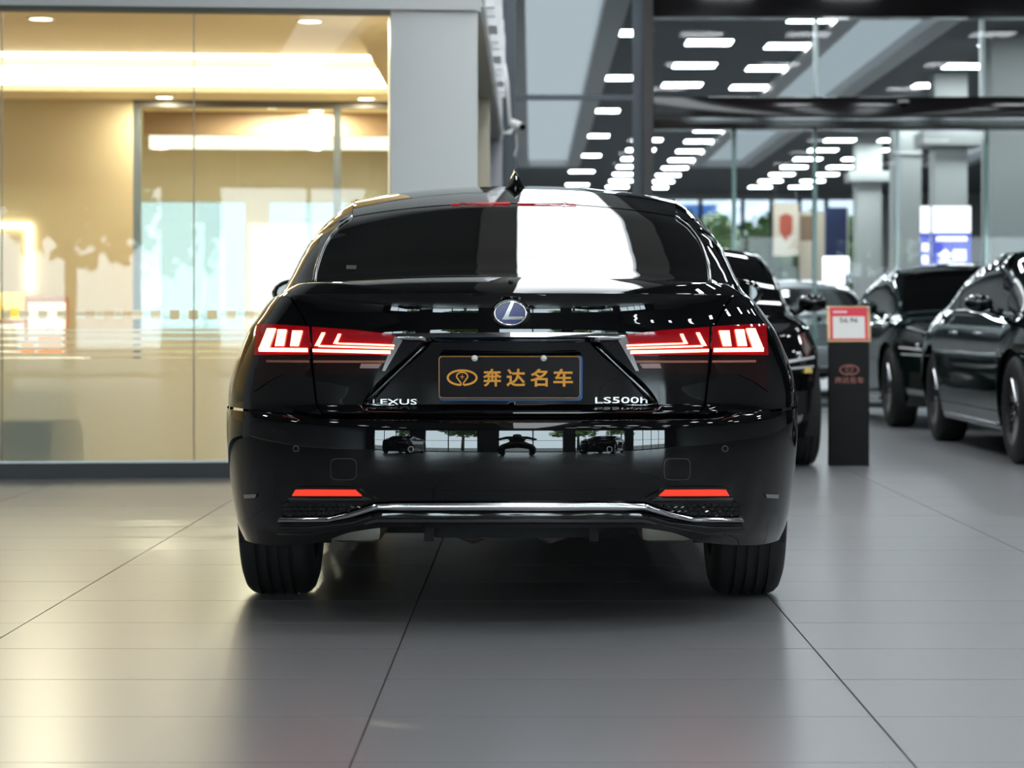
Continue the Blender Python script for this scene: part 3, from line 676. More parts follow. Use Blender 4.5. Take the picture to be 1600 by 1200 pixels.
# upper surface: stations along y
zcT = cub([(.05, 1.022), (.062, 1.03), (.12, 1.054), (.2, 1.074), (.3, 1.086), (.45, 1.091), (.70, 1.093), (.80, 1.122), (1.0, 1.196), (1.25, 1.286), (1.5, 1.370), (1.75, 1.419), (2.0, 1.453), (2.3, 1.479), (2.6, 1.493), (2.9, 1.495), (3.2, 1.462), (3.45, 1.385), (3.75, 1.24), (4.02, 1.07), (4.1, 1.045), (4.4, .985), (4.8, .90), (5.05, .84), (5.14, .79)])
xrT = cub([(.05, .7), (.5, .70), (.72, .655), (.9, .662), (1.05, .660), (1.2, .652), (1.35, .628), (1.5, .590), (1.75, .600), (2.0, .615), (2.5, .63), (2.9, .635), (3.3, .63), (3.7, .68), (4.05, .73), (4.3, .72), (4.7, .66), (5.0, .56), (5.14, .42)])
dzT = cub([(.05, .008), (.3, .022), (.7, .030), (.95, .040), (1.4, .048), (1.75, .052), (2.3, .055), (2.9, .058), (3.4, .055), (4.0, .035), (4.4, .025), (5.14, .01)])
xbT = cub([(.05, .80), (.5, .80), (1.2, .80), (2.0, .795), (3.0, .79), (3.6, .795), (4.05, .80), (4.4, .79), (4.8, .74), (5.14, .6)])
zbT = cub([(.05, 1.024), (.5, 1.024), (1.2, 1.03), (2.0, 1.03), (3.0, 1.02), (3.6, 1.0), (4.05, .985), (4.4, .95), (4.8, .875), (5.14, .80)])
EB = F(PD, ztp(PD))            # top edge of the lower surface
def section(y):
    xs_ = float(np.interp(y, EB[:, 1], EB[:, 0])); zs_ = float(np.interp(y, EB[:, 1], EB[:, 2]))
    zc_ = float(zcT(y)); xr_ = min(float(xrT(y)), .9 * xs_); zr_ = zc_ - float(dzT(y)); xb_ = min(float(xbT(y)), .975 * xs_); zb_ = min(max(float(zbT(y)), zs_ + .004), zr_ - .004) if zr_ > zs_ + .01 else (zs_ + zr_) / 2
    pts = []
    for t in np.linspace(0, 1, 4)[:-1]: pts.append((xs_ + (xb_ - xs_) * t, zs_ + (zb_ - zs_) * (t ** .8)))
    k_ = min(max((zr_ - zb_) / .3, 0), 1)       # how much greenhouse there is
    for t in np.linspace(0, 1, 11)[:-1]:
        bx = xb_ + (xr_ - xb_) * (t + k_ * (t ** 2.6 - t) * .85); bz = zb_ + (zr_ - zb_) * (t + k_ * .12 * math.sin(PI * t)); pts.append((bx, bz))
    for t in np.linspace(0, 1, 15): pts.append((xr_ * (1 - t), zc_ - (zc_ - zr_) * (1 - t) ** 2.2))
    return pts
def upper(y0, y1, n, j0, j1, inset=0., lift=0.):
    ys = np.linspace(y0, y1, n); g = np.array([[(p[0], y, p[1] + lift) for p in section(y)[j0:j1]] for y in ys]); return g
JB, JC, JE = 3, 13, 28          # belt, rail, end
def car_body(root, rear_text=True):
    R_ = {}
    gap = .0035
    xg = cub([(.64, .565), (.665, .580), (.69, .597), (.75, .605), (.85, .617), (.93, .63), (.97, .652), (1.03, .70)])
    pg = lambda z, d=0.: p_rear_x(xg(z) + d, z)
    rear = []                                   # grids that rear details are laid on
    # rear bumper
    zloB = lambda p: arch(y_ref(p), cub([(0, .318), (.36, .318), (.5, .300), (.62, .262), (.80, .24), (.95, .232), (1.2, .23)])(np.interp(p, PD, SD)))
    zhiB = cub([(0, .640), (.4, .640), (.62, .640), (.75, .655), (.95, .662), (2, .664)])
    g = patch(0, p_at_y(.872), 96, zloB, lambda p: np.maximum(zhiB(np.interp(p, PD, SD)), arch(y_ref(p), 0) + .001), 40, yrB, extra=(.756, .758, .762, .77, .78, .80)); rear.append(g)
    mb = add_grid(MB(), g, 0)
    t = patch(0, p_at_y(.8), 60, .640, .642, 2, yrB); tg = np.stack([g[:60, -1], g[:60, -1] + np.array([0, .012, .006]), g[:60, -1] + np.array([0, .05, .008])], 1); add_grid(mb, tg, 0)
    finish(mb, 'rear_bumper', paint, root)
    # trunk lid: upper face, lower outer faces, recess, ledge, deck
    mb = MB()
    zU0 = .898
    g = patch(0, lambda z: pg(z, -gap), 70, zU0, lambda p: ztp(p), 22); rear.append(g); add_grid(mb, g, 0.0)
    xe0 = cub([(.655, .385), (.69, .425), (.72, .41), (.88, .240), (.9, .228)])      # inner foot of the slanted recess wall
    xe1 = cub([(.655, .420), (.69, .452), (.72, .438), (.88, .275), (.9, .262)])
    zl = .668
    zz = np.linspace(.690, zU0, 24)
    def rowx(z, a, b, n): return np.linspace(a, b, n)
    DEP = .045; dep = lambda z: .055 - .022 * (z - .69) / .208
    g_rec = np.array([[(x, float(F(p_rear_x(x, z), z)[1]) + DEP, z) for z in zz] for x in [None]]) if False else None
    def surf(x, z, d=0.):
        q = F(p_rear_x(x, z), z); return (x, float(q[1]) + d, z)
    g = np.array([[surf(t * float(xe0(z)), z, dep(z)) for z in zz] for t in np.linspace(0, 1, 30)]); add_grid(mb, g, 0); rec = g; rear.append(g)
    g = np.array([[surf(float(xe0(z)) + t * float(xe1(z) - xe0(z)), z, dep(z) * (1 - t) ** 1.3) for z in zz] for t in np.linspace(0, 1, 7)]); add_grid(mb, g, 0); wall = g; rear.append(g)
    xg_ = lambda z: float(xg(z)) - gap
    g = np.array([[surf(float(xe1(z)) + t * (xg_(z) - float(xe1(z))), z) for z in zz] for t in np.linspace(0, 1, 24)]); add_grid(mb, g, 0); rear.append(g); outer = g
    # roof of the recess and ledge under it
    g = np.stack([rec[:, -1], np.array([surf(q[0], zU0) for q in rec[:, -1]])], 1); add_grid(mb, g, 0)
    zled = np.linspace(.645, .690, 10)
    cols = list(np.linspace(0, 1, 50)); g = np.array([[surf(t * (xg_(z) - .0) , z, .055 * max(0, (z - .668) / .022) ** 1.5 * (1 if t * xg_(z) < float(xe0(.69)) else max(0, 1 - (t * xg_(z) - float(xe0(.69))) / .03))) for z in zled] for t in cols]); add_grid(mb, g, 0); rear.append(g)
    add_grid(mb, np.stack([g[:, 0], g[:, 0] + np.array([0, .05, .0])], 1), 0)
    g = upper(.064, .715, 60, 0, JE); add_grid(mb, g, 0); deck = g
    tl = finish(mb, 'trunk_lid', paint, root, .7)
    # quarter panels, doors, fenders, sills, front
    py = p_at_y
    for sgn in (1, -1):
        def half(g, skirt=.012):
            m_ = MB(); gg = g
            add_grid(m_, gg, skirt, mirror=False)
            if sgn < 0: m_.v = [(-v[0], v[1], v[2]) for v in m_.v]; m_.f = [f[::-1] for f in m_.f]
            return m_
        # quarter
        g = patch(lambda z: pg(z, gap), py(1.66), 80, lambda p: np.where(y_ref(p) < .874, zhiB(np.interp(p, PD, SD)) + .006, arch(y_ref(p), .335)), lambda p: ztp(p), 30, extra=(.872, .876, 1.5645, 1.5655, 1.56, 1.55))
        if sgn > 0: rear.append(g)
        m_ = half(g)
        # shoulder and rear pillar
        gp = upper(.72, 1.66, 50, 0, JC + 1)
        q = half(gp, .0); m_.add(q.v, q.f)
        finish(m_, 'quarter_panel', paint, root)
        for nm, a, b in (('rear_door', 1.665, 2.66), ('front_door', 2.665, 3.72)):
            g = patch(py(a), py(b), 34, lambda p: arch(y_ref(p), .335), lambda p: ztp(p), 24)
            m_ = half(g); gp = upper(a, b, 20, 0, JB + 1); q = half(gp, .0); m_.add(q.v, q.f)
            d = finish(m_, nm, paint, root)
            hy = a + .22; hp = [F(py(hy + t * .2), .86)[0:3] for t in np.linspace(0, 1, 6)]
            MB().tube([((q_[0] + (.018 if 0 < i_ < 5 else -.005)) * sgn, q_[1], q_[2]) for i_, q_ in enumerate(hp)], .009, 8).obj('handle', chrome, d, True)
        g = upper(1.70, 3.50, 50, JB, JC + 1, lift=.0); finish(half(g, .0), 'side_window', dark_glass, root)
        st = [(section(y)[JB][0] + .004, y, section(y)[JB][1]) for y in np.linspace(1.5, 3.72, 40)]
        MB().tube([(x * sgn, y, z) for x, y, z in st], .007, 6).obj('window_trim', chrome, root, True)
        g = upper(3.50, 4.05, 20, 0, JC + 1); m_ = half(g, .0)
        g = patch(py(3.725), lambda z: p_front_x(.86, z), 60, lambda p: np.where(y_ref(p) > 4.69, .66, arch(y_ref(p), .335)), lambda p: ztp(p), 24, extra=(3.8795, 3.881, 3.885, 4.6885, 4.6895, 4.68))
        q = half(g); m_.add(q.v, q.f); finish(m_, 'front_fender', paint, root)
        g = patch(py(1.57), py(3.875), 50, .205, .330, 8); finish(half(g), 'sill', gloss_black, root)
        st = [F(py(y), .24) for y in np.linspace(1.6, 3.85, 30)]
        MB().tube([((q_[0] + .006) * sgn, q_[1], q_[2]) for q_ in st], .012, 6).obj('sill_strip', dark_chrome, root, True)
        # wheel housings
        for ax in (AXR, AXF):
            m_ = MB(); n_ = 24
            for i in range(n_):
                a0, a1 = PI * (-.12 + 1.24 * i / n_), PI * (-.12 + 1.24 * (i + 1) / n_)
                P = [(xx * sgn, ax + .408 * math.cos(a_), .36 + .408 * math.sin(a_)) for a_ in (a0, a1) for xx in (.60, .905)]
                m_.add(P, [(0, 1, 3, 2)])
            m_.obj('wheel_housing', under, root, True)
        # mirrors
        mr = MB(); prof = [(-.092, .0005), (-.09, .02), (-.08, .055), (-.03, .075), (.02, .07), (.06, .04), (.075, .0005)]
        mr.lathe(prof, 20, 'y', (0, 0, 0))
        mr.v = [((.99 + v[0] * 1.35) * sgn, 3.52 + v[1], 1.07 + v[2] * .85) for v in mr.v]
        mo = mr.obj('door_mirror', paint, root, True)
        MB().tube([(.83 * sgn, 3.55, 1.0), (.92 * sgn, 3.53, 1.03)], [.03, .025], 10).obj('mirror_stalk', gloss_black, mo, True)
        gm = MB().lathe([(-.0925, .001), (-.0925, .05)], 20, 'y'); gm.v = [((.99 + v[0] * 1.4) * sgn, 3.52 + v[1] + .0, 1.07 + v[2] * .85) for v in gm.v]; gm.obj('mirror_glass', dark_glass, mo)
    # front end
    g = patch(py(4.694), 3.0, 60, lambda p: arch(y_ref(p), .2), .655, 24)
    finish(add_grid(MB(), g, .01), 'front_bumper', paint, root)
    g = patch(lambda z: p_front_x(.855, z), 3.0, 50, .66, lambda p: ztp(p), 12); mb = add_grid(MB(), g, .0)
    g = upper(4.06, 5.12, 40, 0, JE); add_grid(mb, g, 0); finish(mb, 'hood', paint, root)
    def fsurf(x, z, d=0.): q = F(p_front_x(x, z), z); return (x, float(q[1]) + d, z)
    # spindle grille with mesh bars
    hwz = cub([(.24, .40), (.36, .34), (.5, .22), (.60, .24), (.73, .33)])
    zz2 = np.linspace(.24, .73, 24); g = np.array([[fsurf(t * float(hwz(z)), z, .004) for z in zz2] for t in np.linspace(0, 1, 12)]); go = finish(add_grid(MB(), g, .0), 'grille', plastic, root)
    m_ = MB()
    for k_ in range(-9, 10):
        m_.tube([(fsurf(min(abs(.036 * k_ + .0), float(hwz(z))), z)[0] * (1 if k_ >= 0 else -1), fsurf(min(abs(.036 * k_), float(hwz(z))), z)[1] + .008, z) for z in np.linspace(.25, .72, 10)], .004, 5)
    m_.obj('grille_mesh', dark_chrome, go, True)
    MB().tube([(fsurf(float(hwz(z)), z)[0], fsurf(float(hwz(z)), z)[1] + .008, z) for z in zz2] + [(-fsurf(float(hwz(z)), z)[0], fsurf(float(hwz(z)), z)[1] + .008, z) for z in zz2[::-1]], .012, 8).obj('grille_surround', chrome, go, True)
    for sgn in (1, -1):
        tops = cub([(.36, .705), (.6, .735), (.8, .765), (.9, .775)]); bots = cub([(.36, .665), (.5, .63), (.7, .62), (.9, .66)])
        def fgrid(x0, x1, zt_, zb_, off, n=18, nb=6):
            return np.array([[(lambda q: (q[0] * 1.0, q[1], q[2]))(fsurf(x, zb_(x) + (zt_(x) - zb_(x)) * b, off)) for b in np.linspace(0, 1, nb)] for x in np.linspace(x0, x1, n)])
        def hh(g, sk=.01):
            g = g[::-1]
            m2 = add_grid(MB(), g, sk, False)
            if sgn < 0: m2.v = [(-v[0], v[1], v[2]) for v in m2.v]; m2.f = [f[::-1] for f in m2.f]
            return m2
        hl = finish(hh(fgrid(.37, .885, tops, bots, .006)), 'headlamp', gloss_black, root)
        finish(hh(fgrid(.40, .86, lambda x: .640 + (x - .4) * .05, lambda x: .628 + (x - .4) * .05, .012)), 'light_blade', mat('pale_lamp_blade', (.75, .76, .78), .3), hl)
        finish(hh(fgrid(.46, .87, lambda x: .672 + (x - .4) * .11, lambda x: .655 + (x - .4) * .11, .012)), 'light_blade', mat('pale_lamp_blade', (.75, .76, .78), .3), hl)
        for x in (.52, .63, .74):
            q = fsurf(x, .70 + (x - .5) * .12); MB().lathe([(.0, .0005), (.012, .014), (.014, .02), (.0, .024)], 14, 'y', (q[0] * sgn, q[1] + .002, q[2])).obj('lamp_lens', chrome, hl, True)
        finish(hh(fgrid(.50, .83, lambda x: .30 + (x - .5) * .2, lambda x: .272 + (x - .5) * .12, .010)), 'bumper_blade', chrome, root)
        vg = finish(hh(fgrid(.52, .80, lambda x: .50, lambda x: .33 + (x - .5) * .1, .006)), 'bumper_vent', plastic, root)
        for x in (.57, .62, .67, .72): MB().tube([tuple(np.array(fsurf(x, z, .01)) * np.array([sgn, 1, 1])) for z in (.37, .42, .47)], .006, 6).obj('vent_fin', gloss_black, vg, True)
    eg = MB().lathe([(.0, .0005), (.004, .05), (.010, .055), (.010, .062), (.0, .066)], 32, 'y', (0, 5.232, .60)); eg.obj('front_emblem', chrome, root, True)
    # roof and glass
    finish(add_grid(MB(), upper(1.525, 3.24, 50, JC, JE), 0), 'roof', paint, root)
    for sgn in (1, -1):
        rr_ = add_grid(MB(), upper(1.51, 3.49, 40, JC - 1, JC + 1, lift=.003), 0, False); rr_.v = [(v[0] * sgn, v[1], v[2]) for v in rr_.v]; finish(rr_, 'roof_rail', paint, root)
    finish(add_grid(MB(), upper(3.245, 4.04, 30, JC, JE), 0), 'windshield', dark_glass, root)
    rwg = upper(.72, 1.505, 50, JC, JE)
    rw = finish(add_grid(MB(), rwg, 0), 'rear_window', dark_glass, root)
    finish(add_grid(MB(), upper(1.507, 1.523, 4, JC, JE, lift=.002), 0), 'window_header', gloss_black, root)
    R_['rwg'] = rwg
    for sgn in (1, -1):
        e = [(section(y)[JC][0] * sgn, y, section(y)[JC][1] + .002) for y in np.linspace(.74, 1.51, 30)]
        MB().tube(e, .0065, 6).obj('window_seal', gloss_black, rw, True)
    # underbody core
    core = MB()
    pp = np.concatenate([np.linspace(0, 1, 40), np.linspace(1, 2, 40)[1:], np.linspace(2, 3, 40)[1:]])
    def coreg(z0, z1, inw):
        g = []
        for p in pp:
            yy = float(y_ref(p)); lo = max(z0, float(arch(np.array(yy), 0)) + .015); row = []
            for b in np.linspace(0, 1, 8):
                z = lo + (max(z1, lo) - lo) * b; q = F(p, z, yrT if z > .65 else yrB); q = np.array(q); q[0] = max(q[0] - inw, 0); q[1] = min(max(q[1], .13 + inw), LEN - .16); row.append(q)
            g.append(row)
        return np.array(g)
    add_grid(core, coreg(.36, .93, .07), 0)
    core.box(-.58, .58, .80, 4.95, .24, .30)
    finish(core, 'underbody', under, root)
    return rear, R_
def wheel(root, x, y, sgn, spokes=10):
    wd = .125
    prof = [(-.085, .215), (-.115, .235), (-.125, .27), (-.122, .31), (-.112, .338), (-.098, .352)]
    tread = []
    for gx in (-.056, -.019, .019, .056): tread += [(gx - .0075, .3605), (gx - .0055, .350), (gx + .0055, .350), (gx + .0075, .3605)]
    prof += [(-.085, .3575)] + tread + [(.085, .3575), (.098, .352), (.112, .338), (.122, .31), (.125, .27), (.115, .235), (.085, .215)]
    ty = MB().lathe(prof, 72, 'x', (x, y, RT)); wl = finish(ty, 'tyre', rubber, root, .5)
    rim = MB(); o_ = .105 * sgn
    rim.lathe([(o_ - .19 * sgn, .215), (o_ - .16 * sgn, .205), (o_ - .03 * sgn, .222), (o_ + .004 * sgn, .245), (o_, .25), (o_ - .012 * sgn, .25)], 48, 'x', (x, y, RT))
    rim.lathe([(o_ - .045 * sgn, .0005), (o_ - .005 * sgn, .03), (o_ - .01 * sgn, .05), (o_ - .05 * sgn, .055)], 24, 'x', (x, y, RT))
    finish(rim, 'rim', dark_chrome, wl)
    for i in range(spokes):
        a = 2 * PI * i / spokes; d = Vector((0, math.cos(a), math.sin(a))); t = Vector((0, -math.sin(a), math.cos(a))); m_ = MB()
        for q in (-1, 1):
            c0 = Vector((x + o_ - .035 * sgn, y, RT)) + d * .045 + t * .006 * q; c1 = Vector((x + o_ - .012 * sgn, y, RT)) + d * .236 + t * .024 * q
            wv = t * .009; hv = Vector((.012 * sgn, 0, 0))
            m_.add([c0 - wv, c0 + wv, c1 + wv, c1 - wv, c0 - wv * .6 + hv, c0 + wv * .6 + hv, c1 + wv * .6 + hv, c1 - wv * .6 + hv], [(0, 1, 2, 3), (4, 7, 6, 5), (0, 4, 5, 1), (1, 5, 6, 2), (2, 6, 7, 3), (3, 7, 4, 0)])
        m_.obj('spoke', chrome, wl)
    MB().lathe([(o_ - .13 * sgn, .06), (o_ - .13 * sgn, .17), (o_ - .115 * sgn, .17), (o_ - .115 * sgn, .06)], 32, 'x', (x, y, RT), True).obj('brake_disc', steel, wl)
    return wl

hero = thing('sedan_car', 'glossy black sedan seen from behind with lit red tail lamps', 'car', (HX, HY, 0))
rear_grids, RG = car_body(hero)
for sgn in (1, -1):
    for ax in (AXR, AXF): wheel(hero, .800 * sgn, ax, sgn)
# rear details are laid on the body: pixel -> ray -> body surface
bv, bf = [], []
for g in rear_grids:
    for sgn in (1, -1):
        G = g * np.array([sgn, 1, 1]); f = grid_faces(g.shape[0], g.shape[1], len(bv)); bv += [tuple(v) for v in G.reshape(-1, 3)]; bf += f
BVH = BVHTree.FromPolygons(bv, bf)
bv2 = []; bf2 = []
for g in (RG['rwg'],):
    for sgn in (1, -1):
        G = g * np.array([sgn, 1, 1]); f = grid_faces(g.shape[0], g.shape[1], len(bv2)); bv2 += [tuple(v) for v in G.reshape(-1, 3)]; bf2 += f
BVHW = BVHTree.FromPolygons(bv2, bf2)
EYE = Vector((-HX, -HY, CAMH))
MISS = [0]; MISSL = []
def onbody(px, py, off=0., bvh=None):
    d = Vector(((px - VX) / FPX, 1, (VY - py) / FPX)).normalized()
    h = (bvh or BVH).ray_cast(EYE, d)
    if h[0] is None:           # a joint or the very edge of the body: take the surface right beside it
        for k_ in range(1, 60):
            for sx_, sy_ in ((1, 0), (-1, 0), (0, -1), (0, 1)):
                d2 = Vector(((px + sx_ * k_ * .7 - VX) / FPX, 1, (VY - py - sy_ * k_ * .7) / FPX)).normalized(); h2 = (bvh or BVH).ray_cast(EYE, d2)
                if h2[0] is not None: break
            if h2[0] is not None: break
        MISS[0] += 1; MISSL.append((round(px), round(py), k_)); h = h2
    n = h[1]; n = -n if n.dot(d) > 0 else n
    return h[0] + n * off
def polyl(pts, n):
    P = np.array(pts, float); s = np.concatenate([[0], np.cumsum(np.abs(np.diff(P[:, 0])) + 1e-6 + .3 * np.abs(np.diff(P[:, 1])))]); t = np.unique(np.concatenate([np.linspace(0, s[-1], n)]))
    return np.stack([np.interp(t, s, P[:, 0]), np.interp(t, s, P[:, 1])], -1)
def body_patch(top, bot, off, na=24, nb=6, bvh=None, bulge=0.):
    A, B = polyl(bot, na), polyl(top, na); g = np.zeros((na, nb, 3))
    for i in range(na):
        for j in range(nb):
            t = j / (nb - 1); q = A[i] + (B[i] - A[i]) * t; g[i, j] = onbody(q[0], q[1], off + bulge * math.sin(PI * t), bvh)[:]
    return g
CXP = 796.5
def mirrored(g): return g * np.array([-1, 1, 1])
def detail(name, m, top, bot, off=.004, na=24, nb=6, skirt=.012, parents=None, both=True, bulge=0., one=False, bvh=None):
    """built for the left side of the photo; mirrored copy for the right. one=True joins both into one mesh"""
    g = body_patch(top, bot, off, na, nb, bvh, bulge); out = []
    if one:
        g[-1, :, 0] = 0
        mb = MB(); add_grid(mb, g, skirt, False); add_grid(mb, mirrored(g)[::-1], skirt, False); return [finish(mb, name, m, parents or hero)]
    for k_, gg in enumerate((g, mirrored(g)[::-1]) if both else (g,)):
        mb = MB(); add_grid(mb, gg, skirt, False); out.append(finish(mb, name, m, parents[k_] if isinstance(parents, list) else (parents or hero)))
    return out
# tail lamps: outer half on the quarter panel, inner half on the trunk lid
lo_ = detail('tail_lamp_outer', lamp_red, [(403, 507), (440, 508), (483, 510.5)], [(399, 555), (440, 554.5), (484.5, 554)], .005, 26, 12)
li_ = detail('tail_lamp_inner', lamp_red, [(489, 511), (560, 516), (613, 522), (619, 529)], [(490.5, 554), (560, 554), (605, 554), (611, 552)], .005, 26, 12)
detail('lower_lens', lamp_smoke, [(399.5, 556), (440, 556), (484.5, 556)], [(398, 612), (420, 596), (444, 585), (486.5, 585)], .004, 22, 8, parents=lo_)
detail('lower_lens', lamp_smoke, [(490.5, 556), (560, 556), (610, 555)], [(492.5, 584), (560, 583), (597, 581)], .004, 22, 8, parents=li_)
detail('amber_line', led_line, [(418, 563), (484.5, 563)], [(418, 566.5), (484.5, 566.5)], .0055, 14, 3, .003, lo_)
detail('amber_line', led_line, [(491, 563), (604, 563)], [(491, 566.5), (601, 566.5)], .0055, 14, 3, .003, li_)
detail('lens_badge', mat('pale_badge', (.35, .24, .22), .2), [(565, 568), (597, 568)], [(563, 575), (592, 575)], .0065, 8, 3, .003, li_)  # no lamp: small pale plate for the lettered badge on the lens
def bar(pts, wds, parents, off=.009):      # LED bar: centre line with widths, in pixels
    top = [(p[0], p[1] - w_ / 2) for p, w_ in zip(pts, wds)]; bot = [(p[0], p[1] + w_ / 2) for p, w_ in zip(pts, wds)]
    detail('led_bar', led_red, top, bot, off, 16, 3, .003, parents)
bar([(408, 546.8), (483, 546.8)], [6, 6], lo_)
bar([(491, 547.2), (611, 549.6)], [4.5, 5], li_)
bar([(500, 540.3), (616, 543.4)], [2.6, 2.4], li_)
bar([(527, 536), (617, 539)], [2.4, 2.2], li_)
def slant(xt0, xt1, yt, xb0, xb1, yb, parents):
    g0 = [(xb0, yb), (xb1, yb)]; g1 = [(xt0, yt), (xt1, yt)]
    detail('led_bar', led_red, g1, g0, .0092, 4, 8, .003, parents)
slant(421, 434, 514.5, 408.5, 423, 545, lo_)
slant(438, 450.5, 516, 433, 446, 541, lo_)
slant(460, 475, 517.5, 456.5, 468.5, 541, lo_)
slant(505, 510, 520, 494, 500.5, 540, li_)
slant(530, 534.5, 522, 522.5, 528, 536.5, li_)
# chrome bar and lamp edge
detail('chrome_bar', chrome, [(615, 521), (640, 521), (700, 520), (797, 519.5)], [(632, 531.5), (645, 532.5), (700, 533), (797, 533)], .010, 60, 8, .02, bulge=.006, one=True)
detail('lamp_edge', chrome, [(618, 523), (631, 528.5)], [(598, 579), (603, 579)], .008, 4, 16, .01)
detail('gloss_fin', gloss_black, [(633, 534), (662, 542)], [(602, 581), (576, 622)], .003, 6, 14, .006) if False else None
# slanted fin along the recess edge
def tri_edge(sg):
    a, b = onbody(664, 540), onbody(571, 629); pts = [a.lerp(b, t) for t in np.linspace(0, 1, 8)]
    MB().tube([(p.x * sg, p.y - .008, p.z) for p in pts] , .0055, 8).obj('recess_edge', dark_chrome, hero, True)
    c_ = onbody(575, 633, .004); MB().tube([(pts[-1].x * sg, pts[-1].y - .008, pts[-1].z), (c_.x * sg, c_.y, c_.z)] + [(onbody(x, 635, .004).x * sg, onbody(x, 635, .004).y, onbody(x, 635, .004).z) for x in (590, 605, 622)], [.006, .005, .004, .003, .001], 8).obj('recess_foot', chrome, hero, True)
tri_edge(1); tri_edge(-1)
# bumper fittings
def ring_patch(name, m, cx, cy, rx, ry, w_, off, n=24, sq=2.0, both=True):
    for mir in ((0, 1) if both else (0,)):
        P = []
        for i in range(n):
            a = 2 * PI * i / n; ca, sa = math.cos(a), math.sin(a); ex = math.copysign(abs(ca) ** (2 / sq), ca); ey = math.copysign(abs(sa) ** (2 / sq), sa)
            for rr in (0, w_):
                p = onbody(cx + (rx - rr) * ex, cy + (ry - rr) * ey, off); P.append((p.x * (-1 if mir else 1), p.y, p.z))
        m_ = MB(); m_.add(P, [(2 * i, 2 * ((i + 1) % n), 2 * ((i + 1) % n) + 1, 2 * i + 1) for i in range(n)]); m_.obj(name, m, hero)
ring_patch('tow_cover_outline', mat('panel_gap', (.05, .05, .05), .4), 537, 733, 20.5, 17, .9, .0012, 40, 5)
ring_patch('parking_sensor', mat('sensor_rim', (.08, .08, .085), .25), 463, 701, 5, 5, 1.2, .0015)
ring_patch('parking_sensor', mat('sensor_rim', ()), 642, 702, 4.8, 4.8, 1.2, .0015)
detail('reflector_trim', gloss_black, [(455, 764), (468, 760), (555, 760), (592, 780)], [(452, 783), (470, 784), (555, 783), (590, 783)], .003, 24, 5, .01)
detail('reflector', refl_red, [(463, 764.5), (480, 764), (556, 764.5)], [(458, 773.5), (500, 773.5), (566, 773.5)], .0065, 14, 4, .006)
detail('reflector_lip', dark_chrome, [(453, 776), (500, 777), (570, 777)], [(452, 780), (500, 780.5), (580, 780.5)], .006, 14, 4, .006)
gr_ = detail('lower_grille', plastic, [(452, 784), (510, 784), (574, 784.5)], [(442, 806), (512, 806), (556, 794)], .0025, 16, 5, .004)
for k_, par in enumerate(gr_):
    m_ = MB(); hx = 10.6
    for r_ in range(3):
        for q in range(-1, 13):
            cx, cy = 447 + q * hx + (hx / 2 if r_ % 2 else 0), 788.3 + r_ * 6.6
            if cx < 448 - (cy - 784) * .3 or cx > 572 - max(0, cy - 786) * 2.6: continue
            P = []
            for i in range(6):
                a = PI / 6 + PI / 3 * i
                for rr, of in ((1.0, .0065), (.76, .0035)): p = onbody(cx + 5.7 * rr * math.cos(a), cy + 4.1 * rr * math.sin(a), of); P.append((p.x * (1 if k_ == 0 else -1), p.y, p.z))
            m_.add(P, [(2 * i, 2 * ((i + 1) % 6), 2 * ((i + 1) % 6) + 1, 2 * i + 1) for i in range(6)])
    ho = m_.obj('honeycomb', gloss_black, par); ho['kind'] = 'stuff'
detail('chrome_strip', mat('satin_chrome', (.72, .72, .74), .16, metal=1.), [(439, 808), (515, 807), (545, 800), (586, 786), (620, 784.5), (797, 784)], [(439, 814), (515, 813.5), (550, 807), (592, 795), (620, 797), (797, 797)], .008, 80, 7, .014, bulge=.008, one=True)
detail('lower_valance', gloss_black, [(439, 816), (515, 815.5), (552, 809), (594, 799), (620, 799), (797, 799)], [(436, 834), (490, 834), (530, 826), (570, 817), (620, 817.5), (797, 817.5)], .005, 80, 7, .03, bulge=.01, one=True)
detail('valance_line', dark_chrome, [(570, 812), (590, 806.5), (620, 806.5), (797, 806.5)], [(572, 815), (592, 811), (620, 811), (797, 811)], .017, 60, 4, .006, one=True)
detail('valance_edge', dark_chrome, [(443, 819.5), (493, 818.5), (552, 811.5), (580, 803)], [(442, 821.3), (493, 820.3), (553, 813.3), (581, 805)], .014, 30, 3, .004)
detail('valance_edge', dark_chrome, [(437, 830.5), (490, 830.5), (530, 822.5), (568, 814)], [(437, 832), (490, 832), (530, 824), (568, 815.5)], .011, 30, 3, .004)
detail('corner_blade', chrome, [(383, 772), (403, 771)], [(384, 778), (401, 777)], .006, 8, 3, .006)
# third brake lamp, aerial, badge, plate, lettering, sticker
g = []
for i in range(16):
    px = 797 - 92 + 92 * i / 15
    g.append([onbody(px, 320.0, .006, BVHW)[:], onbody(px, 317.6, .006, BVHW)[:]])
finish(add_grid(add_grid(MB(), np.array(g), .004, False), mirrored(np.array(g))[::-1], .004, False), 'third_brake_lamp', brake_dim, hero)
zf0 = float(zcT(2.02))
fin = MB()
rings = []
for t in np.linspace(0, 1, 10):
    z = zf0 - .012 + .085 * t; hw = .040 * (1 - t) ** 1.25 + .004; y0_ = 1.96 + .03 * t; y1_ = 2.16 - .075 * t
    rings.append([(hw * .15, y0_, z), (hw, y0_ + .04, z), (hw * .8, (y0_ + y1_) / 2 + .02, z), (.002, y1_, z), (-hw * .8, (y0_ + y1_) / 2 + .02, z), (-hw, y0_ + .04, z), (-hw * .15, y0_, z)])
fv = [p for r in rings for p in r]; ff = [(i * 7 + j, i * 7 + (j + 1) % 7, (i + 1) * 7 + (j + 1) % 7, (i + 1) * 7 + j) for i in range(9) for j in range(7)] + [tuple(63 + j for j in range(7))]
fin.add(fv, ff); finish(fin, 'shark_fin_aerial', paint, hero, .8)
def rear_y(x, z): h = BVH.ray_cast(Vector((x, -1, z)), Vector((0, 1, 0))); return h[0].y if h[0] else .1
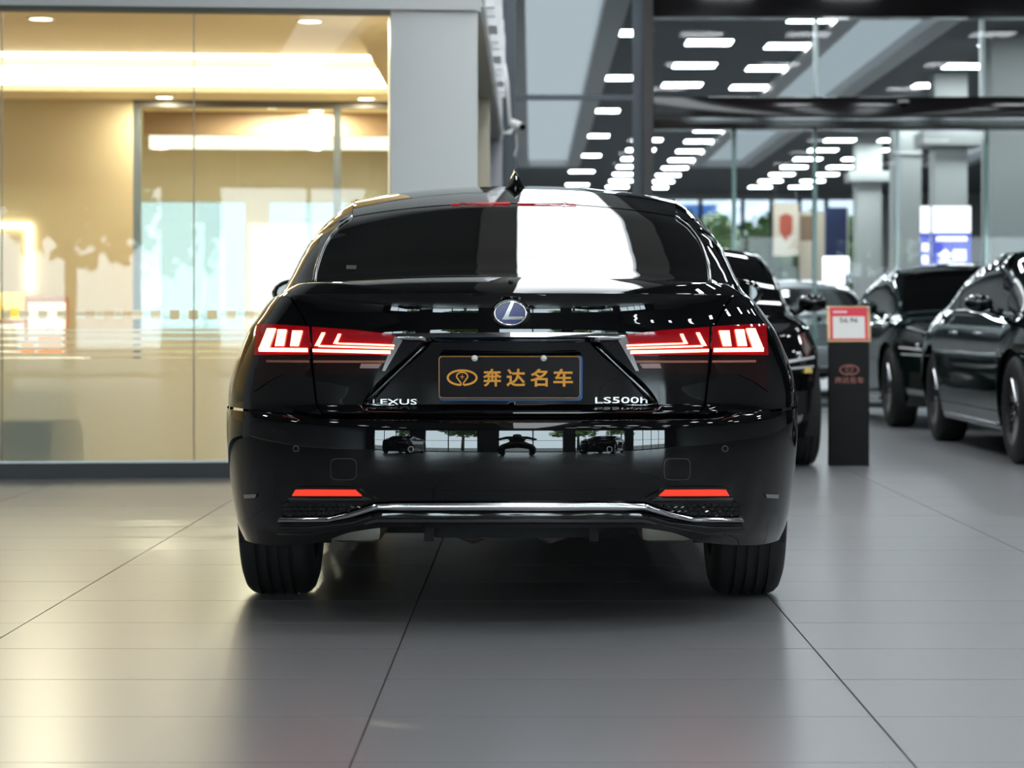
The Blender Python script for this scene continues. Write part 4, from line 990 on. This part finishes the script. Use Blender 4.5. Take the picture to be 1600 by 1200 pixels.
def loc(px, py, Y): p = wpx(px, py, Y); return (p.x - HX, p.z)
bx_, bz_ = loc(797, 489.5, 7.34); by_ = rear_y(0, bz_) - .004
bd = MB().lathe([(-.004, .0005), (-.004, .054), (0, .060), (.006, .061)], 40, 'y', (0, by_, bz_)); bd.v = [(v[0], v[1], bz_ + (v[2] - bz_) * .76) for v in bd.v]; bd = bd.obj('rear_badge', gloss_black, hero, True, angle=.6)
em = MB().lathe([(-.011, .044), (-.013, .0475), (-.011, .051), (-.004, .051), (-.004, .044)], 48, 'y', (0, by_, bz_), True); em.v = [(v[0], v[1], bz_ + (v[2] - bz_) * .74) for v in em.v]; em.obj('badge_ring', chrome, bd, True)
em = MB().lathe([(-.0055, .0005), (-.0055, .0445)], 40, 'y', (0, by_, bz_)); em.v = [(v[0], v[1], bz_ + (v[2] - bz_) * .74) for v in em.v]; em.obj('badge_field', badge_blue, bd)
em = MB().prism([(.002, .034), (.012, .034), (-.006, -.010), (.042, -.010), (.038, -.019), (-.024, -.019)], -.012, -.005); em.v = [(v[0], v[1] + by_, v[2] + bz_) for v in em.v]; em.obj('badge_letter', chrome, bd)
# number plate
px0, pz0 = loc(684.5, 625, 7.385); px1, pz1 = loc(909, 554, 7.385); pcx, pcz = (px0 + px1) / 2, (pz0 + pz1) / 2; pw, ph = (px1 - px0) / 2, (pz1 - pz0) / 2
def rr_poly(hw, hh, r, n=5): return [(cx + r * math.cos(a), cz + r * math.sin(a)) for cx, cz, a0 in ((hw - r, hh - r, 0), (-hw + r, hh - r, PI / 2), (-hw + r, -hh + r, PI), (hw - r, -hh + r, 1.5 * PI)) for a in np.linspace(a0, a0 + PI / 2, n)]
yp = .118
pl_ = MB().prism([(x + .002, z - .002) for x, z in rr_poly(pw, ph, .012)], 0, .006).obj('number_plate', plate_blue, hero)
pl_.location = (pcx, yp, pcz); pl_.rotation_euler = (math.radians(6), 0, 0); pl_['label'] = 'black dealer plate with orange characters and a blue backing edge'
MB().prism([(x - .001, z + .0015) for x, z in rr_poly(pw - .004, ph - .003, .012)], -.006, -.0005).obj('plate_face', plate_black, pl_)
o_, i_ = rr_poly(pw - .0045, ph - .0055, .010), rr_poly(pw - .006, ph - .007, .009); n_ = len(o_)
MB().add([(x - .001, -.0068, z + .0015) for x, z in o_] + [(x - .001, -.0068, z + .0015) for x, z in i_], [(q, (q + 1) % n_, n_ + (q + 1) % n_, n_ + q) for q in range(n_)]).obj('plate_border', plate_orange, pl_)
for px in (742, 849.5):
    lx, lz = loc(px, 559, 7.385); MB().lathe([(-.014, .0005), (-.012, .007), (-.007, .0098)], 20, 'y', (lx - pcx, 0, lz - pcz)).obj('bolt_cap', white_mat, pl_, True)
for ch, xa, xb in zip('奔达名车', (755, 791.5, 828.5, 864.5), (784, 821, 856, 895)):
    la, lz = loc(xa, 589.5, 7.385); lb, _ = loc(xb, 589.5, 7.385)
    text_mesh(ch, .05, plate_orange, 'plate_character', pl_, ((la + lb) / 2 - pcx, -.0072, lz - pcz), width=lb - la, height=28 / FPX * 7.385, offset=.0012, extrude=.0004)
lx, lz = loc(722.5, 589.5, 7.385); lg = MB(); s_ = 1 / FPX * 7.385
def strip(mb, pts, w_, y, closed=False):
    n = len(pts); P = [Vector((p[0], 0, p[1])) for p in pts]; vs = []
    for i in range(n):
        a = P[(i - 1) % n] if closed or i else P[i]; b = P[(i + 1) % n] if closed or i < n - 1 else P[i]; d = (b - a).normalized(); nn = Vector((-d.z, 0, d.x)) * w_ / 2
        vs += [(P[i].x + nn.x, y, P[i].z + nn.z), (P[i].x - nn.x, y, P[i].z - nn.z)]
    mb.add(vs, [(2 * i, 2 * ((i + 1) % n), 2 * ((i + 1) % n) + 1, 2 * i + 1) for i in range(n if closed else n - 1)])
def ring_logo(mb, sc, y, cx=0, cz=0):
    el = [(cx + 22.5 * sc * math.cos(a), cz + 11.5 * sc * math.sin(a)) for a in np.linspace(0, 2 * PI, 40)[:-1] if True]
    e2 = [(cx + 22.5 * sc * math.cos(a), cz + 11.5 * sc * math.sin(a)) for a in np.linspace(-PI / 2 + .12, 1.5 * PI - .12, 44)]
    strip(mb, e2, 3.2 * sc, y)
    bulb = [(-1.8, -12), (-2.2, -8), (-5.5, -3.5), (-8.6, 1), (-8, 5), (-4.5, 7.8), (0, 8.6), (4.5, 7.8), (8, 5), (8.6, 1), (5.5, -3.5), (2.2, -8), (1.8, -12)]
    strip(mb, [(cx + a * sc, cz + b * sc) for a, b in bulb], 2.2 * sc, y)
    strip(mb, [(cx - 3.2 * sc, cz + 1.5 * sc), (cx + 3.2 * sc, cz + 1.5 * sc)], 1.0 * sc, y); strip(mb, [(cx, cz - 2.2 * sc), (cx, cz + 5 * sc)], 1.0 * sc, y)
ring_logo(lg, s_, -.0072, lx - pcx, lz - pcz); lg.obj('plate_logo', plate_orange, pl_)
# model lettering
def tangent(x, z, h): return (PI / 2, 0, math.atan2(rear_y(x + h, z) - rear_y(x - h, z), 2 * h))
lx, lz = loc(614.5, 628, 7.40); text_mesh('LEXUS', .03, silver, 'lettering', hero, (lx + .004, rear_y(lx, lz) - .010, lz), rot=tangent(lx, lz, .065), width=70 / FPX * 7.40, height=8.5 / FPX * 7.4, extrude=.004)
lx, lz = loc(971, 625.5, 7.40); text_mesh('LS500h', .03, silver, 'lettering', hero, (lx, rear_y(lx, lz) - .006, lz), rot=tangent(lx, lz, .075), width=83 / FPX * 7.40, height=9.5 / FPX * 7.4, extrude=.004)
g = np.array([[onbody(px, py_, .0015, BVHW)[:] for py_ in (421, 415)] for px in (541, 549, 557)]); finish(add_grid(MB(), g, 0, False), 'window_sticker', mat('sticker_grey', (.03, .03, .03), .5), hero)
kx, kz = loc(803, 443, 7.5); MB().lathe([(-.006, .0005), (-.004, .006), (.0, .007)], 14, 'y', (0, rear_y(0, 1.045) + .035 if False else .155, 1.066)).obj('washer_nozzle', plastic, hero, True)
# exhaust and suspension under the tail
for sgn in (1, -1):
    MB().box(.405, .57, .34, .72, .25, .335).obj('silencer', steel, hero, bevel=.03).scale = (sgn, 1, 1)
    MB().tube([(.09 * sgn, .60, .268), (.12 * sgn, .62, .266), (.19 * sgn, .66, .275), (.25 * sgn, .70, .29)], [.03, .045, .035, .015], 14).obj('resonator', steel, hero, True, angle=.8)
    MB().tube([(.10 * sgn, 1.0, .25), (.45 * sgn, 1.12, .27), (.68 * sgn, 1.16, .30)], [.03, .022, .03], 10).obj('suspension_arm', under, hero, True)
    MB().tube([(.655 * sgn, 1.0, .24), (.66 * sgn, 1.02, .34)], .022, 10).obj('damper', steel, hero, True)
    MB().box(.245, .275, .38, .42, .25, .30).obj('hanger', under, hero).scale = (sgn, 1, 1)
MB().box(-.25, .25, .45, .95, .255, .31).obj('rear_subframe', under, hero, bevel=.01)


# ------------------------------------------------------------------ the other cars (same body, other paint, facing the viewer)
index_children()
SKIP = {'third_brake_lamp'}
def other_car(loc, rz, label, pnt=None, skip=('lettering', 'number_plate')):
    r = copy_tree(hero, None, skip); r.location = loc; r.rotation_euler = (0, 0, rz); tag(r, label, 'car')
    def walk(o):
        for ch in o.children:
            if ch.type == 'MESH':
                for sl in ch.material_slots:
                    if sl.material == paint and pnt is not None: sl.link = 'OBJECT'; sl.material = pnt
                    if sl.material == led_red: sl.link = 'OBJECT'; sl.material = lamp_red_off
                    if sl.material in (lamp_red, refl_red, brake_dim): sl.link = 'OBJECT'; sl.material = lamp_red_off
            walk(ch)
    walk(r); return r
lamp_red_off = mat('lamp_red_unlit', (.18, .01, .012), .08)
c1 = other_car((.95, 20.23, 0), PI, 'black sedan facing forward between the tail of the parked car and the price stand')
q = F(p_front_x(.80, .633), .633)
MB().box(-.03, .03, -.004, .004, -.016, .016).obj('yellow_sticker', yellow_m, c1).location = (-q[0], q[1] + .03, q[2])
other_car((-4.9, -9.0, 0), 0, 'black sedan parked by the street windows beside the grey side wall')
other_car((5.2, -9.0, 0), .5, 'black sedan parked askew by the street windows')
other_car((4.10, 20.33, 0), PI, 'dark green sedan facing forward in front of the other parked car', paint_green)
other_car((4.10, 25.95, 0), PI, 'dark sedan facing forward behind the dark green one', paint_green)
other_car((1.05, 25.95, 0), PI, 'added black sedan behind the other forward facing black one')  # added car, darkens the reflections along the green sedan's side
other_car((3.5, 29.6, 0), 0, 'silver car parked behind the glass facade', paint_silver)

# ------------------------------------------------------------------ price stand
a, b = wpx(1296, 728, 15.8), wpx(1358, 535, 15.8)
hw = (b.x - a.x) / 2; hz_ = b.z
ps = thing('price_stand', 'black price stand with a red and white card on its sloped top', 'stand', ((a.x + b.x) / 2, 15.8, 0), -.05)
box('pedestal', -hw, hw, 0, .14, 0, hz_, stand_black, ps, bevel=.004)
tilt = -.35
hd = MB().box(-hw - .012, hw + .012, -.012, .012, 0, .25); ho = hd.obj('head_frame', gold, ps, bevel=.003); ho.location = (0, .01, hz_); ho.rotation_euler = (tilt, 0, .0)
box('card', -hw + .008, hw - .008, -.0165, -.012, .012, .238, card_red, ho); box('card_paper', -hw + .026, hw - .026, -.0175, -.0165, .022, .175, paper, ho)
text_mesh('56.96', .05, ink, 'price', ho, (0, -.0185, .148), width=.118, height=.034, extrude=.0004, offset=.0006)
box('card_header', -hw + .028, -hw + .12, -.0175, -.0165, .198, .214, mat('pale_print', (.85, .55, .58), .6), ho)
for sx in (-1, 1):
    for z in (.018, .232): MB().lathe([(-.006, .0005), (-.004, .007), (0, .008)], 12, 'y', (sx * hw, -.013, z)).obj('stud', chrome, ho, True)
lm = MB(); ring_logo(lm, .0027, -.0012, 0, wpx(0, 578, 15.8).z); lm.obj('logo', copper_ink, ps)
text_mesh('奔达名车', .05, copper_ink, 'lettering', ps, (0, -.0015, wpx(0, 594, 15.8).z), width=.19, height=.042, extrude=.0004, offset=.0008)

# ------------------------------------------------------------------ photographer behind the camera, mirrored in the bumper
def skinned(name, verts, edges, radii, m, parent, root=0, sub=2):
    me = bpy.data.meshes.new(name); me.from_pydata(verts, edges, []); o = bpy.data.objects.new(name, me); COL.objects.link(o)
    md = o.modifiers.new('skin', 'SKIN'); md.use_smooth_shade = True
    for i, v in enumerate(me.skin_vertices[0].data): v.radius = (radii[i], radii[i]) if not isinstance(radii[i], tuple) else radii[i]; v.use_root = (i == root)
    o.modifiers.new('sub', 'SUBSURF').render_levels = sub; o.modifiers['sub'].levels = sub
    bpy.context.view_layer.update()
    m2 = bpy.data.meshes.new_from_object(o.evaluated_get(bpy.context.evaluated_depsgraph_get())); bpy.data.objects.remove(o)
    m2.materials.clear(); m2.materials.append(m); m2.polygons.foreach_set('use_smooth', [True] * len(m2.polygons))
    return link(bpy.data.objects.new(name, m2), parent)
skin = mat('skin', (.45, .28, .20), .5); shirt_m = mat('dark_grey_shirt', (.05, .05, .055), .8); trouser_m = mat('black_trousers', (.015, .015, .018), .8); hair_m = mat('black_hair', (.01, .009, .008), .6); shoe_m = mat('black_shoes', (.012, .012, .012), .5)
ph = thing('person', 'person in dark shirt and trousers crouching to hold a camera at eye level', 'person', (0, -.25, 0))
def chain():
    V = [(0, -.42, .66), (0, -.33, .82), (0, -.22, .97), (0, -.12, 1.05), (0, -.05, 1.07)]; E = [(0, 1), (1, 2), (2, 3), (3, 4)]; R = [(.15, .12), (.14, .11), (.16, .11), .055, .055]
    for sg in (-1, 1):
        k = len(V); V += [(.19 * sg, -.20, 1.0), (.36 * sg, -.08, .84), (.15 * sg, .10, .90), (.115 * sg, .125, .925)]; R += [.065, .048, .032, .034]; E += [(2, k), (k, k + 1), (k + 1, k + 2), (k + 2, k + 3)]
        for f in range(4):
            q = len(V); V += [(.095 * sg, .150, .955 - .022 * f), (.055 * sg, .158 + .004 * f, .952 - .022 * f), (.030 * sg, .150, .950 - .022 * f)]; R += [.010, .009, .008]; E += [(k + 3, q), (q, q + 1), (q + 1, q + 2)]
        q = len(V); V += [(.09 * sg, .105, .945), (.065 * sg, .09, .965)]; R += [.011, .009]; E += [(k + 3, q), (q, q + 1)]
        k = len(V); V += [(.11 * sg, -.40, .62), (.31 * sg, -.12, .50), (.28 * sg, -.30, .11), (.30 * sg, -.22, .05), (.33 * sg, -.10, .035)]; R += [.095, .07, .042, .045, .035]; E += [(0, k), (k, k + 1), (k + 1, k + 2), (k + 2, k + 3), (k + 3, k + 4)]
    return V, E, R
V, E, R = chain(); skinned('body', V, E, R, skin, ph)
sv = [(0, -.42, .66), (0, -.33, .82), (0, -.22, .97), (0, -.16, 1.03)]; se = [(0, 1), (1, 2), (2, 3)]; sr = [(.165, .135), (.155, .125), (.172, .125), .075]
for sg in (-1, 1): k = len(sv); sv += [(.19 * sg, -.20, 1.0), (.36 * sg, -.08, .84), (.27 * sg, .0, .865)]; sr += [.078, .062, .05]; se += [(2, k), (k, k + 1), (k + 1, k + 2)]
skinned('shirt', sv, se, sr, shirt_m, ph)
tv = [(0, -.43, .66), (0, -.42, .62)]; te = [(0, 1)]; tr_ = [(.17, .14), (.16, .13)]
for sg in (-1, 1): k = len(tv); tv += [(.11 * sg, -.40, .60), (.31 * sg, -.12, .50), (.28 * sg, -.30, .13)]; tr_ += [.108, .084, .06]; te += [(1, k), (k, k + 1), (k + 1, k + 2)]
skinned('trousers', tv, te, tr_, trouser_m, ph)
for sg in (-1, 1): skinned('shoe', [(.275 * sg, -.34, .05), (.29 * sg, -.25, .052), (.33 * sg, -.08, .035)], [(0, 1), (1, 2)], [(.045, .05), (.05, .05), (.042, .034)], shoe_m, ph)
def ell(name, c, r, m, par, n=20):
    mb = MB(); mb.lathe([(-math.cos(PI * i / 12), max(.001, math.sin(PI * i / 12))) for i in range(13)], n); mb.v = [(c[0] + v[0] * r[0], c[1] + v[1] * r[1], c[2] + v[2] * r[2]) for v in mb.v]; return mb.obj(name, m, par, True)
hd_ = ell('head', (0, .0, 1.10), (.075, .095, .115), skin, ph)
ell('hair', (0, -.018, 1.13), (.083, .092, .098), hair_m, ph)
MB().prism([(-.012, 1.075), (.012, 1.075), (.006, 1.11), (-.006, 1.11)], .085, .112).obj('nose', skin, hd_)
for sg in (-1, 1):
    ell('ear', (.076 * sg, -.005, 1.095), (.012, .022, .032), skin, hd_, 10); ell('eye', (.03 * sg, .083, 1.105), (.012, .010, .008), white_mat, hd_, 10)
ell('mouth', (0, .083, 1.045), (.024, .010, .007), mat('lips', (.35, .12, .10), .5), hd_, 10)
pc = thing('photo_camera', 'black camera with a long lens held by the crouching person', 'camera', (0, -.09, CAMH))
box('camera_body', -.07, .07, -.035, .03, -.05, .045, plastic, pc, bevel=.008); MB().prism([(-.03, .045), (.03, .045), (.018, .075), (-.018, .075)], -.03, .03).obj('prism_hump', plastic, pc)
MB().tube([(0, .03, 0), (0, .05, 0), (0, .078, 0)], [.036, .040, .042], 24).obj('lens_barrel', gloss_black, pc, True, angle=.6)
box('shutter_button', .045, .058, -.005, .008, .045, .051, chrome, pc)
